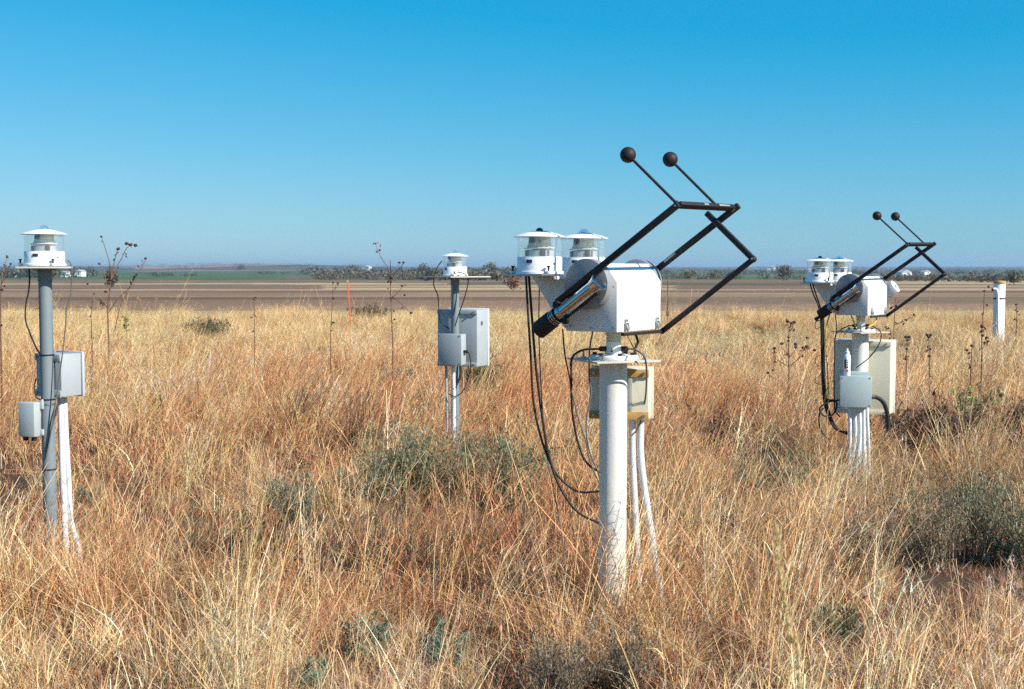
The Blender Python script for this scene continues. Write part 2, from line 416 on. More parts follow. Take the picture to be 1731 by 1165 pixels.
def enclosure(parent, c, w, d, h, rot, mt, name='enclosure', lid=True, back='brackets', band='rust', lidmat=None):
    """box whose camera-side face is centred at c (x, y, z bottom); rot turns that face"""
    Tm = Matrix.Translation((c[0], c[1], c[2])) @ rz(rot)
    P = lambda a, b, z: Tm @ Vector((a, b, z))
    e = B().box(P(0, d / 2, h / 2), (w, d, h), rz(rot), .006).build(name, M[mt], parent)
    if lid: B().box(P(0, d + .009, h / 2), (w + .014, .016, h + .014), rz(rot), .004).build('lid', M[lidmat or mt], e)
    if back == 'brackets':
        for zz in (h - .018, .016):
            B().box(P(0, -.004, zz), (w * 1.0, .007, .036), rz(rot), .001).build('mounting_strap', M[band], e)
            for s in (-1, 1):
                B().cyl(P(s * w * .42, -.007, zz), P(s * w * .42, -.016, zz), .008, n=6).build('bolt', M['steel'], e)
    if back == 'cover':
        B().box(P(0, -.006, h / 2), (w + .006, .012, h + .006), rz(rot), .004).build('cover', M[mt], e)
        for s in (-1, 1):
            for zz in (.012, h - .012): B().cyl(P(s * (w / 2 - .012), -.011, zz), P(s * (w / 2 - .012), -.0145, zz), .0055, n=12).build('screw', M['steel'], e)
    return e, P

def cable(parent, pts, r=.004, m='rubber', name='cable', n=7):
    return B().tube(spline(pts, 9), r, n).build(name, M[m], parent, 80)

def local(root, px, py, dY=0.0):
    """point seen at a pixel, dY metres behind the root's own distance, in the root's frame"""
    p = at(px, py, root.location.y + dY)
    return rz(-math.degrees(root.rotation_euler.z)) @ (p - root.location)

def tracker(name, loc, az, label, second=False):
    root = empty(name, loc, R(az - 90))                   # local x points at the sun's azimuth, y along the elevation axis
    tag(root, label, 'solar tracker', 'solar trackers')
    el = R(34.8)
    zc = 1.556
    s = Vector((math.cos(el), 0, math.sin(el)))           # towards the sun
    q = Vector((-math.sin(el), 0, math.cos(el)))
    # pole, plates and neck
    B().lathe([(.062, -.2), (.062, 1.213)], n=40).build('pole', M['cream'], root)
    pr = 22 - (az - 90) if not second else 30 - (az - 90)
    pl = B().box((0, 0, 1.2165), (.31, .31, .008), rz(pr), .001).build('mounting_plate', M['steel_plate'], root)
    for sx in (-1, 1):
        for sy in (-1, 1):
            p = rz(pr) @ Vector((sx * .10, sy * .10, 0))
            B().cyl((p.x, p.y, 1.204), (p.x, p.y, 1.252), .005, n=10).cyl((p.x, p.y, 1.2205), (p.x, p.y, 1.2285), .011, n=6).build('bolt', M['steel'], pl)
    fl = B().lathe([(.03, 1.221), (.108, 1.221), (.110, 1.225), (.110, 1.235), (.106, 1.239), (.042, 1.241), (.036, 1.246), (.034, 1.297), (.030, 1.300)], n=48).build('flange', M['white'], root)
    for k in range(6):
        a = R(60 * k + 20); B().cyl((.085 * math.cos(a), .085 * math.sin(a), 1.238), (.085 * math.cos(a), .085 * math.sin(a), 1.250), .010, n=6).build('bolt', M['black'], fl)
    tv = rz(-(az - 90))
    v = tv @ Vector((-.01, -.0345, 0)); B().box((v.x, v.y, 1.262), (.004, .004, .016), tv).box((v.x, v.y, 1.255), (.010, .004, .003), tv).build('index_mark', M['black'], fl)
    B().lathe([(.030, 1.300), (.033, 1.303), (.033, 1.326), (.037, 1.330), (.037, 1.349)], n=36).build('neck', M['green_neck'], root)
    cc = []
    for sx in (-1, 1):
        v = tv @ Vector((sx * .034, -.006, 0)); u = tv @ Vector((sx * .064, -.010, 0))
        B().cyl((v.x, v.y, 1.266), (u.x, u.y, 1.266), .0115, n=14, bev=.002).build('connector', M['black'], root)
        cc.append(Vector((u.x, u.y, 1.266)))
    # drive box
    prof = [(-.121, 1.350), (.131, 1.350), (.131, 1.566), (.066, 1.644), (-.055, 1.644), (-.121, 1.566)]
    bx = B().prism(prof, -.195, .195, .004).build('drive_box', M['white'], root)
    B().box((.1312, -.004, 1.457), (.002, .002, .205)).build('panel_joint', M['encl_pale'], bx)
    for fx, fz in ((-.105, 1.372), (.112, 1.372), (.112, 1.545), (.0, 1.365)): B().cyl((fx, -.1948, fz), (fx, -.1975, fz), .0045, n=8).build('screw', M['steel'], bx)
    B().box((-.1235, -.0, 1.40), (.008, .384, .098), None, .001).build('rear_flange', M['white'], bx)
    for yy in (-.125, .152):
        B().box((.135, yy, 1.372), (.008, .016, .030), None, .001).cyl((.140, yy - .011, 1.386), (.140, yy + .011, 1.386), .0035, n=8).tube(spline([(.141, yy - .008, 1.386), (.147, yy - .007, 1.366), (.143, yy - .004, 1.356), (.143, yy + .004, 1.356), (.147, yy + .007, 1.366), (.141, yy + .008, 1.386)], 5), .0025, 6).box((.137, yy, 1.399), (.010, .012, .010), None, .001).build('latch', M['steel'], bx)
    # drums carrying the elevation axis
    for sy in (-1, 1):
        dr = B().cyl((.003, sy * .1955, zc), (.003, sy * .243, zc), .109, n=56, bev=.003).build('drum', M['drum'], root)
        for a in (80, 200, 320): B().cyl((.003 + .094 * math.cos(R(a)), sy * .2425, zc + .094 * math.sin(R(a))), (.003 + .094 * math.cos(R(a)), sy * .2455, zc + .094 * math.sin(R(a))), .004, n=8).build('screw', M['steel'], dr)
    # shading arms
    a1 = Vector((.445, -.262, 1.876)); a2 = Vector((.462, .262, 1.888))
    arm1 = B().bar(a1 - s * .70 - q * .0, a1 + s * .012, .020, .026, up=q).build('shading_arm', M['black'], root)
    arm2 = B().bar(a2 - s * .52, a2 + s * .018, .020, .026, up=q).build('shading_arm', M['black'], root)
    if not second:
        pb = a2 - s * .385
        B().bar(pb - s * .035, pb + s * .035, .0212, .0135, up=q, bev=.0006).build('bare_patch', M['bare'], arm2).location = tuple(q * .0063)
        B().bar(a2 - s * .022, a2 - s * .002, .0212, .016, up=q, bev=.0006).build('bare_patch', M['bare'], arm2)
    for a in (a1, a2): B().cyl(a + Vector((0, -.012, 0)), a + Vector((0, -.015, 0)), .005, n=8).build('screw', M['steel'], arm1 if a is a1 else arm2)
    c1, c2 = a1 + Vector((.004, .010, .004)), a2 + Vector((-.012, -.010, .0))
    cb = B().bar(c1, c2, .030, .018, up=q).build('cross_bar', M['black'], root)
    if not second:
        for f0, f1 in ((.42, .50), (.70, .90)):
            B().bar(c1.lerp(c2, f0), c1.lerp(c2, f1), .0312, .008, up=q, bev=.0006).build('bare_patch', M['bare'], cb)
    # link bars folding back under the box
    t0 = Vector((.336, .232, 1.868)); t1 = Vector((.561, .232, 1.663)); t2 = Vector((.120, .232, 1.338))
    lk = B().bar(t0, t1, .020, .024, up=s).bar(t1, t2, .018, .022, up=q).bar(t2, (.150, -.180, 1.3415), .016, .014, up=(0, 0, 1)).ball(t1, .0155, 16, 10).ball(t2, .0135, 14, 8).build('link_bar', M['black'], root)
    B().cyl(t1 + Vector((.001, -.010, .002)), t1 + Vector((.001, -.0165, .002)), .005, n=8).build('screw', M['chrome'], lk)
    # shade balls on rods
    for b0, b1 in ((a1 + Vector((.002, .006, .006)), Vector((.209, -.245, 2.094))), (Vector((.452, .11, 1.884)), Vector((.214, .118, 2.101)))):
        rd = B().cyl(b0, b1, .0062, n=12).cyl(b0, b0.lerp(b1, .04), .011, n=12).build('shade_rod', M['black'], root)
        B().ball(b1, .0335, 32, 18).build('shade_ball', M['black'], rd)
    # pyrheliometer on the near drum
    pc = Vector((.012, -.298, 1.503))
    ph = B().cyl(pc - s * .135, pc + s * .085, .0270, n=32).build('pyrheliometer', M['chrome'], root)
    X4 = lambda t: pc + s * t
    B().cyl(X4(.070), X4(.104), .028, .038, n=32).cyl(X4(.104), X4(.116), .039, n=32, bev=.002).build('front_collar', M['chrome'], ph)
    B().cyl(X4(.1161), X4(.1172), .020, n=24).build('aperture', M['black'], ph)
    B().cyl(X4(-.264), X4(-.170), .0395, n=32, bev=.003).cyl(X4(-.171), X4(-.137), .0305, n=32).build('rear_sleeve', M['black'], ph)
    for t in (-.168, -.157, -.146): B().cyl(X4(t - .0025), X4(t + .0025), .036, n=32).build('clamp_ring', M['chrome'], ph)
    B().cyl(X4(-.128), X4(-.112), .031, n=32, bev=.002).build('clamp_ring', M['chrome'], ph)
    for sg in (-1, 1):
        kp = X4(-.120) + q * sg * .038
        B().cyl(kp + Vector((0, -.008, 0)), kp + Vector((0, .012, 0)), .0185, n=20, bev=.002).build('clamp_knob', M['black'], ph)
    B().bar(X4(-.13) + Vector((0, .038, 0)), X4(.06) + Vector((0, .038, 0)), .026, .05, up=q).build('saddle', M['black'], ph)
    if second:
        B().cyl(X4(-.30) - q * .01, X4(-.262) - q * .01, .012, n=12).ball(X4(-.305) - q * .01, .016, 12, 8).build('cable_plug', M['black'], ph)
        w0 = Vector((.10, .335, zc - .02))
        sd = B().cyl(w0 - s * .06, w0 + s * .055, .052, n=36, bev=.003).build('white_radiometer', M['white_clean'], root)
        B().cyl(w0 + s * .0555, w0 + s * .058, .012, n=20).build('aperture', M['black'], sd)
        B().bar(Vector((.06, .243, zc)), w0 - s * .01, .03, .03).build('side_bracket', M['black'], sd)
    # platform with the two pyranometers
    pf = B().box((-.235, -.062, 1.594), (.205, .625, .008), None, .001).build('platform', M['steel'], root)
    B().prism([(-.325, 1.588), (-.130, 1.588), (-.1235, 1.574), (-.1235, 1.380), (-.150, 1.360), (-.215, 1.44)], -.170, -.160, .001).build('gusset', M['white'], root)
    B().prism([(-.325, 1.588), (-.130, 1.588), (-.1235, 1.574), (-.1235, 1.380), (-.150, 1.360), (-.215, 1.44)], .160, .170, .001).build('gusset', M['white'], root)
    B().bar((-.135, -.28, 1.582), (-.135, -.165, 1.582), .012, .014).build('platform_rail', M['white'], root)
    pyranometer(root, (-.233, -.245, 1.600), 90 - az, True)
    pyranometer(root, (-.233, .122, 1.600), 90 - az, False)
    return root, cc

def base_at(px, Y, z=0.0):
    p = at(px, 600, Y); return Vector((p.x, Y, z))

# ---- nearest tracker
T1, con = tracker('sun_tracker', base_at(1037, 5.6), 55, 'large nearest solar tracker with black balls on the thick cream pole in the foreground')
wr = -(55 - 90)                                           # turns the frame back to the camera's
fc = local(T1, 1046, 708, .072)
e, P = enclosure(T1, fc, .272, .085, .226, wr - 15, 'cream_encl', back='brackets', band='rust')
B().box(P(.052, -.003, .113), (.018, .004, .15), rz(wr - 15), .001).build('rib', M['encl_grey'], e)
for (x0, y0, x1, y1, dy, r) in ((1069, 712, 1082, 1062, .12, .016), (1083, 712, 1119, 1062, .115, .0165)):
    B().tube(spline([local(T1, x0, y0 - 8, dy), local(T1, x0 + 1, y0 + 70, dy), local(T1, x0 + (x1 - x0) * .55, (y0 + y1) / 2 + 30, dy - .01), local(T1, x1, y1 - 30, dy - .03), local(T1, x1 + 3, y1 + 30, dy - .05)]), r, 14).build('conduit', M['pvc'], T1)
W = lambda *a: [local(T1, *p) for p in a]
cable(T1, W((889, 466, -.05), (892, 520, -.05), (897, 600, -.04), (902, 680, -.02), (916, 745, -.02), (940, 800, -.03), (975, 830, -.05), (1013, 831, -.075)), .0052)
cable(T1, W((894, 466, -.02), (898, 520, -.03), (906, 620, -.03), (918, 715, -.03), (928, 770, -.03), (945, 820, -.04), (975, 864, -.06), (1014, 885, -.075)), .0058)
cable(T1, W((912, 470, .05), (911, 560, .03), (915, 660, .0), (923, 760, .0), (940, 850, -.02), (952, 920, -.04), (958, 1000, -.05)), .0028, 'cable_grey')
cable(T1, W((951, 556, -.06), (955, 600, -.06), (963, 640, -.08), (965, 660, -.08)), .0035)
cable(T1, [con[0]] + W((985, 592, -.07), (967, 606, -.10), (966, 640, -.10), (967, 690, -.09), (975, 740, -.07), (990, 780, -.07), (1014, 799, -.075)), .0050)
cable(T1, W((966, 660, -.10), (980, 715, -.09), (990, 745, -.08), (996, 775, -.08), (1008, 806, -.08), (1014, 818, -.072)), .0033, 'cable_grey')
cable(T1, W((1003, 556, -.05), (997, 590, -.10), (996, 640, -.10), (999, 665, -.09), (991, 715, -.08), (996, 760, -.08), (1014, 805, -.075)), .0036, 'cable_grey')
cable(T1, [con[1]] + W((1075, 592, -.12), (1090, 605, -.15), (1093, 635, -.06), (1090, 680, .04), (1080, 720, .075), (1066, 738, .08), (1056, 745, .05)), .0042, 'cable_grey')
cable(T1, W((1074, 564, .03), (1078, 578, .03), (1073, 592, .02), (1076, 602, .0)), .006)
cable(T1, W((1060, 566, .03), (1066, 578, .03), (1072, 590, .02)), .002)

# ---- second tracker
T2, con2 = tracker('sun_tracker', base_at(1454, 9.7, -.08), 53, 'smaller second solar tracker on the right with a spray can and white enclosure below', True)
wr2 = -(53 - 90)
e, P = enclosure(T2, local(T2, 1456, 699, .072), .43, .18, .565, wr2 - 26, 'cream_encl', back='brackets', band='cream_encl', lidmat='white')
jb, PJ = enclosure(T2, local(T2, 1446, 688, -.19), .228, .11, .232, wr2 - 8, 'jb', name='junction_box', lid=False, back='cover')
B().box(PJ(.02, .135, .245), (.18, .06, .03), rz(wr2 - 8), .003).build('mounting_strap', M['jb'], jb)
for k, (x0, x1, x2) in enumerate(((1436, 1437, 1433), (1444, 1446, 1437), (1452, 1454, 1446), (1460, 1460, 1458), (1465, 1467, 1468))):
    B().tube(spline([local(T2, x0, 684, -.13), local(T2, x1, 730, -.135), local(T2, (x1 + x2) / 2 + 1, 765, -.14), local(T2, x2, 800, -.15), local(T2, x2 - 2, 830, -.16)]), .0135, 12).build('conduit', M['pvc'], T2)
cable(T2, [PJ(.114, .05, .075)] + [local(T2, *p) for p in ((1482, 672, -.13), (1493, 680, -.13), (1500, 700, -.12), (1502, 730, -.12))], .0165, 'rubber', 'flexible_conduit', 12)
B().cyl(PJ(.114, .05, .075), PJ(.150, .05, .077), .014, n=14).build('gland', M['steel'], T2)
W = lambda *a: [local(T2, *p) for p in a]
for o in (0, 2.2, -1.8):
    cable(T2, W((1389 + o, 528, -.12), (1390 + o, 560, -.10), (1391 + o, 610, -.08), (1392 + o, 650, -.08), (1396 + o, 685, -.09), (1407 + o, 715, -.10), (1418 + o, 728, -.10), (1432, 732 + o, -.09)), .0075)
cable(T2, W((1369, 478, 0), (1374, 495, -.02), (1384, 520, -.08), (1388, 545, -.10)), .0055)
cable(T2, W((1373, 478, .02), (1379, 497, 0), (1388, 525, -.06), (1390, 545, -.08)), .0055)
cable(T2, W((1403, 530, -.05), (1396, 560, -.06), (1398, 610, -.06), (1400, 660, -.07), (1398, 690, -.08)), .0048, 'cable_yellow')
cable(T2, W((1439, 534, -.02), (1444, 546, -.05), (1448, 556, -.07)), .006, 'cable_yellow')
cable(T2, W((1483, 534, .02), (1479, 546, -.03), (1468, 553, -.08)), .006, 'cable_yellow')
cable(T2, [con2[0]] + W((1432, 552, -.10), (1413, 566, -.14), (1411, 600, -.14), (1410, 640, -.13), (1411, 690, -.12), (1420, 705, -.1)), .005)
cable(T2, [con2[1]] + W((1478, 553, -.10), (1489, 562, -.15), (1487, 580, -.16), (1470, 604, -.15), (1447, 622, -.12)), .0042)
cable(T2, W((1412, 530, .0), (1414, 555, -.02), (1412, 575, -.1), (1411, 600, -.1)), .0038)
cable(T2, W((1392, 690, -.12), (1385, 700, -.13), (1386, 722, -.13), (1395, 738, -.12), (1402, 742, -.12)), .0055)
cable(T2, W((1420, 676, -.12), (1400, 680, -.13), (1386, 690, -.14), (1390, 701, -.14), (1404, 704, -.13), (1414, 690, -.12), (1412, 678, -.12), (1398, 676, -.12)), .0065)
cable(T2, W((1420, 640, -.13), (1404, 646, -.12), (1397, 660, -.11), (1394, 680, -.1)), .004, 'cable_yellow')
cable(T2, W((1391, 600, -.09), (1380, 604, -.1), (1379, 614, -.1), (1390, 622, -.1)), .003)
cable(T2, W((1390, 632, -.09), (1379, 640, -.1), (1380, 648, -.1), (1391, 650, -.1)), .003)
cable(T2, W((1388, 540, -.1), (1378, 546, -.11), (1380, 556, -.11), (1388, 552, -.1)), .003)

# spray can standing on the junction box
sp = empty('spray_can', T2.matrix_basis @ PJ(-.062, .040, .2345), 0)
tag(sp, 'white spray can with dark lettering and a red mark on top of the junction box', 'spray can')
B().lathe([(.024, 0), (.026, .003), (.026, .150), (.023, .158), (.012, .168)], n=28).build('can', M['white_clean'], sp)
B().lathe([(.017, .160), (.017, .182), (.008, .190), (.007, .205), (.004, .207)], n=20).build('cap', M['white'], sp)
cs = math.radians(-15)
def curved_patch(b, a0, a1, z0, z1, r):
    n_ = max(2, int((a1 - a0) / 12)); t = bmesh.new()
    lo = [t.verts.new((r * math.sin(R(a0 + (a1 - a0) * k / n_)), -r * math.cos(R(a0 + (a1 - a0) * k / n_)), z0)) for k in range(n_ + 1)]
    hi = [t.verts.new((r * math.sin(R(a0 + (a1 - a0) * k / n_)), -r * math.cos(R(a0 + (a1 - a0) * k / n_)), z1)) for k in range(n_ + 1)]
    for k in range(n_): t.faces.new((lo[k], lo[k + 1], hi[k + 1], hi[k]))
    b.add(t)
b = B()
for (a0, a1, z0, z1) in ((-62, -30, .055, .125), (-24, 4, .060, .072), (-24, 0, .080, .090), (-24, 6, .098, .106), (-24, -6, .114, .122)): curved_patch(b, a0, a1, z0, z1, .0264)
b.build('print', M['navy'], sp)
b = B(); curved_patch(b, -26, 8, .030, .046, .0264); b.build('print', M['red'], sp)

# ---- plain pyranometer masts
def mast(name, px, Y, z_plate, plate, prot, label, rot):
    root = empty(name, base_at(px, Y), 0)
    tag(root, label, 'pyranometer mast', 'single pyranometer masts')
    B().lathe([(.0335, -.2), (.0335, z_plate - .006)], n=36).build('mast', M['galv'], root)
    B().lathe([(.0335, z_plate - .075), (.036, z_plate - .070), (.038, z_plate - .022), (.062, z_plate - .008), (.062, z_plate - .005)], n=36).build('collar', M['galv'], root)
    p = B().box((0, 0, z_plate), (plate, plate, .009), rz(prot), .001).build('mounting_plate', M['steel_plate'], root)
    for k in range(4):
        v = rz(prot + 45 + 90 * k) @ Vector((.055, 0, 0))
        B().cyl((v.x, v.y, z_plate - .024), (v.x, v.y, z_plate + .004), .006, n=8).build('bolt', M['steel'], p)
    pyranometer(root, (0, 0, z_plate + .0095), rot, False)
    return root

A = mast('pyranometer_mast', 79, 6.5, 1.628, .265, 17.5, 'grey mast at the left edge carrying a white pyranometer and two small grey boxes', 22)
e, P = enclosure(A, local(A, 83, 670, .045), .195, .130, .222, -31, 'encl_grey', back='brackets', band='encl_grey', lidmat='encl_pale')
s2, P2 = enclosure(A, local(A, 45, 739, -.07), .096, .058, .178, -16, 'encl_rusty', name='junction_box', lid=False, back=None)
for a in (-.028, .022): B().cyl(P2(a, .03, .0), P2(a, .03, -.022), .013, n=14).build('gland', M['black'], s2)
B().box(P2(.055, .052, .166), (.020, .012, .050), rz(-16), .001).box(P2(.055, .052, .02), (.016, .012, .030), rz(-16), .001).build('bracket', M['encl_pale'], s2)
for y_ in (675, 683, 793, 600): 
    z_ = local(A, 82, y_)[2]
    B().lathe([(.0345, z_ - .004), (.0362, z_ - .003), (.0362, z_ + .003), (.0345, z_ + .004)], n=32).build('band_clamp', M['black'] if y_ != 683 else M['steel'], A)
B().tube(spline([local(A, 102, 672, .09), local(A, 104, 740, .09), local(A, 106, 800, .08), local(A, 109, 870, .06), local(A, 111, 925, .04), local(A, 112, 990, .03)]), .0165, 14).build('conduit', M['pvc'], A)
B().tube(spline([local(A, 109, 672, .10), local(A, 112, 740, .10), local(A, 116, 810, .09), local(A, 120, 878, .07), local(A, 128, 908, .05), local(A, 136, 945, .02), local(A, 142, 1005, .0)]), .0135, 14).build('conduit', M['pvc'], A)
W = lambda *a: [local(A, *p) for p in a]
cable(A, W((49, 450, -.05), (50, 470, -.05), (48, 495, -.04), (44, 512, -.04), (43, 540, -.04), (50, 562, -.03), (62, 590, .0), (68, 598, .03)), .0042)
cable(A, W((114, 440, -.07), (120, 448, -.07), (121, 480, -.05), (119, 502, -.05), (113, 520, -.05), (110, 560, -.05), (104, 610, -.05), (97, 660, -.05), (88, 720, -.05), (78, 775, -.04)), .0036, 'cable_grey')
cable(A, W((61, 640, .03), (58, 655, .0), (62, 672, -.03), (70, 676, -.04)), .0034)
cable(A, W((100, 676, .0), (93, 700, -.035), (86, 730, -.04), (78, 765, -.04)), .0042)

Bm = mast('pyranometer_mast', 769.5, 10.46, 1.556, .42, 41, 'grey mast in the middle distance with a large enclosure and small box below its pyranometer', -18)
e, P = enclosure(Bm, local(Bm, 773, 619, .044), .372, .20, .472, -25, 'encl_grey', back='brackets', band='encl_grey', lidmat='white')
B().cyl(P(.187, .085, .36), P(.191, .085, .36), .018, n=20).build('vent', M['cable_grey'], e)
jb3, P3 = enclosure(Bm, local(Bm, 761, 617, -.15), .205, .095, .252, -22, 'encl_grey', name='junction_box', lid=False, back='cover')
B().cyl(P3(.104, .045, .11), P3(.134, .045, .108), .013, n=12).build('gland', M['black'], jb3)
W = lambda *a: [local(Bm, *p) for p in a]
B().tube(spline(W((766, 616, -.07), (767, 660, -.07), (767, 700, -.07), (767, 760, -.07))), .016, 14).build('conduit', M['pvc'], Bm)
B().tube(spline(W((754, 616, -.05), (755, 660, -.05), (756, 700, -.05), (756, 760, -.05))), .012, 14).build('conduit', M['encl_grey'], Bm)
cable(Bm, W((747, 441, -.03), (738, 455, -.05), (733, 480, -.05), (740, 500, -.05), (742, 524, -.03), (745, 545, .0), (760, 556, .02)), .0046)
cable(Bm, W((773, 460, -.11), (785, 463, -.12), (791, 472, -.1), (790, 485, -.09), (783, 510, -.08), (776, 530, -.07), (769, 552, -.06)), .0046)
cable(Bm, P3(.13, .045, .108) and [P3(.13, .045, .108)] + W((793, 598, -.1), (796, 615, -.1), (793, 635, -.1), (783, 660, -.1), (770, 670, -.1), (758, 666, -.08)), .0045)
cable(Bm, W((778, 616, -.04), (778, 635, -.05), (772, 650, -.06), (766, 658, -.08)), .010)

# ---- white capped pipe, stakes
wp = empty('white_pipe', base_at(1687, 23.5, -.03), 0)
tag(wp, 'short white pipe post with a rusty cap standing alone at the right edge', 'pipe post')
B().lathe([(.103, -.1), (.103, 1.375), (.097, 1.385)], n=36).build('pipe', M['white'], wp)
B().lathe([(.085, 1.386), (.112, 1.386), (.115, 1.39), (.115, 1.418), (.108, 1.428), (.02, 1.436)], n=32).build('cap', M['rust'], wp)
B().tube(spline([(-.150, -.085, 1.275), (-.115, -.09, 1.285), (-.082, -.095, 1.25), (-.066, -.105, 1.15), (-.058, -.11, .8), (-.045, -.11, .4), (-.035, -.11, -.1)]), .022, 12).build('gooseneck_conduit', M['white_clean'], wp)
B().ball((-.158, -.085, 1.268), .028, 12, 8).build('conduit_end', M['black'], wp)
B().lathe([(.104, 1.09), (.107, 1.09), (.107, 1.115), (.104, 1.115)], n=32, caps=False).build('strap', M['black'], wp)

st = empty('survey_stake', base_at(591, 31, 0), 0); tag(st, 'thin faded orange survey stake standing in the far grass', 'stake')
B().bar((-.035, 0, 1.33), (.055, 0, -.1), .045, .030, up=(1, 0, 0), bev=.003).build('shaft', M['stake'], st)
B().bar((-.042, 0, 1.34), (-.0405, 0, 1.31), .05, .04, up=(1, 0, 0), bev=.003).build('stake_top', M['steel_plate'], st)
tp = empty('fence_post', base_at(1128, 36, 0), 0); tag(tp, 'dark red steel fence post beyond the nearest tracker', 'fence post')
B().box((0, 0, .60), (.035, .006, 1.40), None, .001).box((0, .017, .60), (.006, .030, 1.40), None, .001).build('shaft', M['tpost'], tp)
B().box((0, -.005, .35), (.09, .004, .14), None, .001).build('anchor_plate', M['tpost'], tp)

# ------------------------------------------------------------------ vegetation builders
def strips(base, phi, h, lean, curl, droop, w, col, seg=4, psi=None, taper=.8):
    """curved blades as narrow strips; every argument an array over the blades"""
    n = len(h)
    t = np.linspace(0, 1, seg)[None, :]
    if psi is None: psi = rng.uniform(0, np.pi, n)
    hz = h[:, None] * (lean[:, None] * t + curl[:, None] * t ** 2)
    P = np.empty((n, seg, 3))
    P[..., 0] = base[:, 0, None] + np.cos(phi)[:, None] * hz
    P[..., 1] = base[:, 1, None] + np.sin(phi)[:, None] * hz
    P[..., 2] = base[:, 2, None] + h[:, None] * (t - droop[:, None] * t ** 2)
    ww = w[:, None] * (1 - taper * t) * .5
    S = np.stack([np.cos(psi), np.sin(psi), np.zeros(n)], 1)[:, None, :] * ww[..., None]
    V = np.stack([P - S, P + S], 2).reshape(-1, 3)
    i0 = (np.arange(n) * seg * 2)[:, None] + np.arange(seg - 1)[None, :] * 2
    Q = np.stack([i0, i0 + 1, i0 + 3, i0 + 2], -1).reshape(-1, 4)
    return V, Q, np.repeat(col, seg * 2, 0), P

def merge(parts):
    V, Q, C, o = [], [], [], 0
    for p in parts:
        V.append(p[0]); Q.append(p[1] + o); C.append(p[2]); o += len(p[0])
    return np.concatenate(V), np.concatenate(Q), np.concatenate(C)

def leaves(P, size, col, up=.3, aspect=.4):
    """one small leaf quad at each point"""
    n = len(P)
    a = rng.normal(size=(n, 3)); a[:, 2] += up; a /= np.linalg.norm(a, axis=1)[:, None]
    b = np.cross(a, rng.normal(size=(n, 3))); b /= np.linalg.norm(b, axis=1)[:, None]
    s = size * rng.uniform(.6, 1.3, (n, 1))
    A, Bv = a * s, b * s * aspect * .5
    V = np.stack([P, P + A * .5 + Bv, P + A, P + A * .5 - Bv], 1).reshape(-1, 3)
    return V, np.arange(n * 4).reshape(-1, 4), np.repeat(col, 4, 0)

def jit(c, n, v=.18, hue=.06):
    c = np.asarray(c, float)
    return np.clip(c[None] * rng.normal(1, v, (n, 1)).clip(.45, 1.6) * rng.normal(1, hue, (n, 3)), 0, 1)
def pick(cols, p, n, v=.18):
    k = rng.choice(len(cols), n, p=p); return np.clip(np.asarray(cols)[k] * rng.normal(1, v, (n, 1)).clip(.5, 1.6) * rng.normal(1, .05, (n, 3)), 0, 1)
C_STRAW, C_PALE, C_GOLD, C_RUST, C_RED, C_GREY, C_DARK = (.78, .535, .255), (.87, .70, .43), (.74, .42, .16), (.57, .245, .115), (.43, .16, .085), (.52, .39, .25), (.13, .068, .04)

def disc(n, r): 
    a, q_ = rng.uniform(0, 2 * np.pi, n), r * np.sqrt(rng.random(n)); return np.stack([q_ * np.cos(a), q_ * np.sin(a), np.zeros(n)], 1)
U_ = rng.uniform
def bw(lo, hi, n): return np.where(rng.random(n) < .14, U_(hi, hi * 1.7, n), U_(lo, hi, n))
def tuft(cols, p, n=100, rad=.10, h=(.12, .40), w=(.0022, .0052)):
    hh = U_(*h, n)
    a = strips(disc(n, rad), U_(0, 2 * np.pi, n), hh, rng.normal(.10, .22, n), U_(.0, 1.0, n) ** 1.5, U_(.0, .95, n), bw(*w, n), pick(cols, p, n, .22), 6)
    return a
def culms(cols, p, n=20, rad=.10, h=(.40, .76), lean=(-.05, .42), spread=1.0, w=(.0020, .0046)):
    hh = U_(*h, n)
    ph = rng.normal(0.0, spread, n)
    c = pick(cols, p, n, .15)
    a = strips(disc(n, rad), ph, hh, U_(*lean, n), U_(.0, .3, n), U_(.0, .18, n), U_(*w, n), c, 5, taper=.45)
    out = [a[:3]]
    P = a[3]
    # spikelets and withered leaves along the upper stem
    m_ = 5
    k = np.repeat(np.arange(n), m_)
    tt = U_(1.2, 4, n * m_); i = np.floor(tt).astype(int).clip(0, 3); f = (tt - i)[:, None]
    Q0 = P[k, i] * (1 - f) + P[k, np.minimum(i + 1, 4)] * f
    hl = U_(.03, .10, len(k))
    out.append(strips(Q0, rng.normal(.0, 1.2, len(k)), hl, U_(.2, 1.0, len(k)), U_(0, .8, len(k)), U_(0, .8, len(k)), U_(.0018, .0038, len(k)), np.clip(c[k] * 1.06, 0, 1), 3)[:3])
    return out
def fluff(P, n_each, L, col, w=.0022):
    k = np.repeat(np.arange(len(P)), n_each); n = len(k)
    q_ = P[k] + rng.normal(0, 1, (n, 3)) * np.array([.004, .004, .018])
    return strips(q_, U_(0, 2 * np.pi, n), U_(.5, 1.2, n) * L, U_(.1, .9, n), U_(0, .5, n), U_(-.2, .4, n), np.full(n, w), pick([col, C_STRAW], [.75, .25], n), 2)[:3]

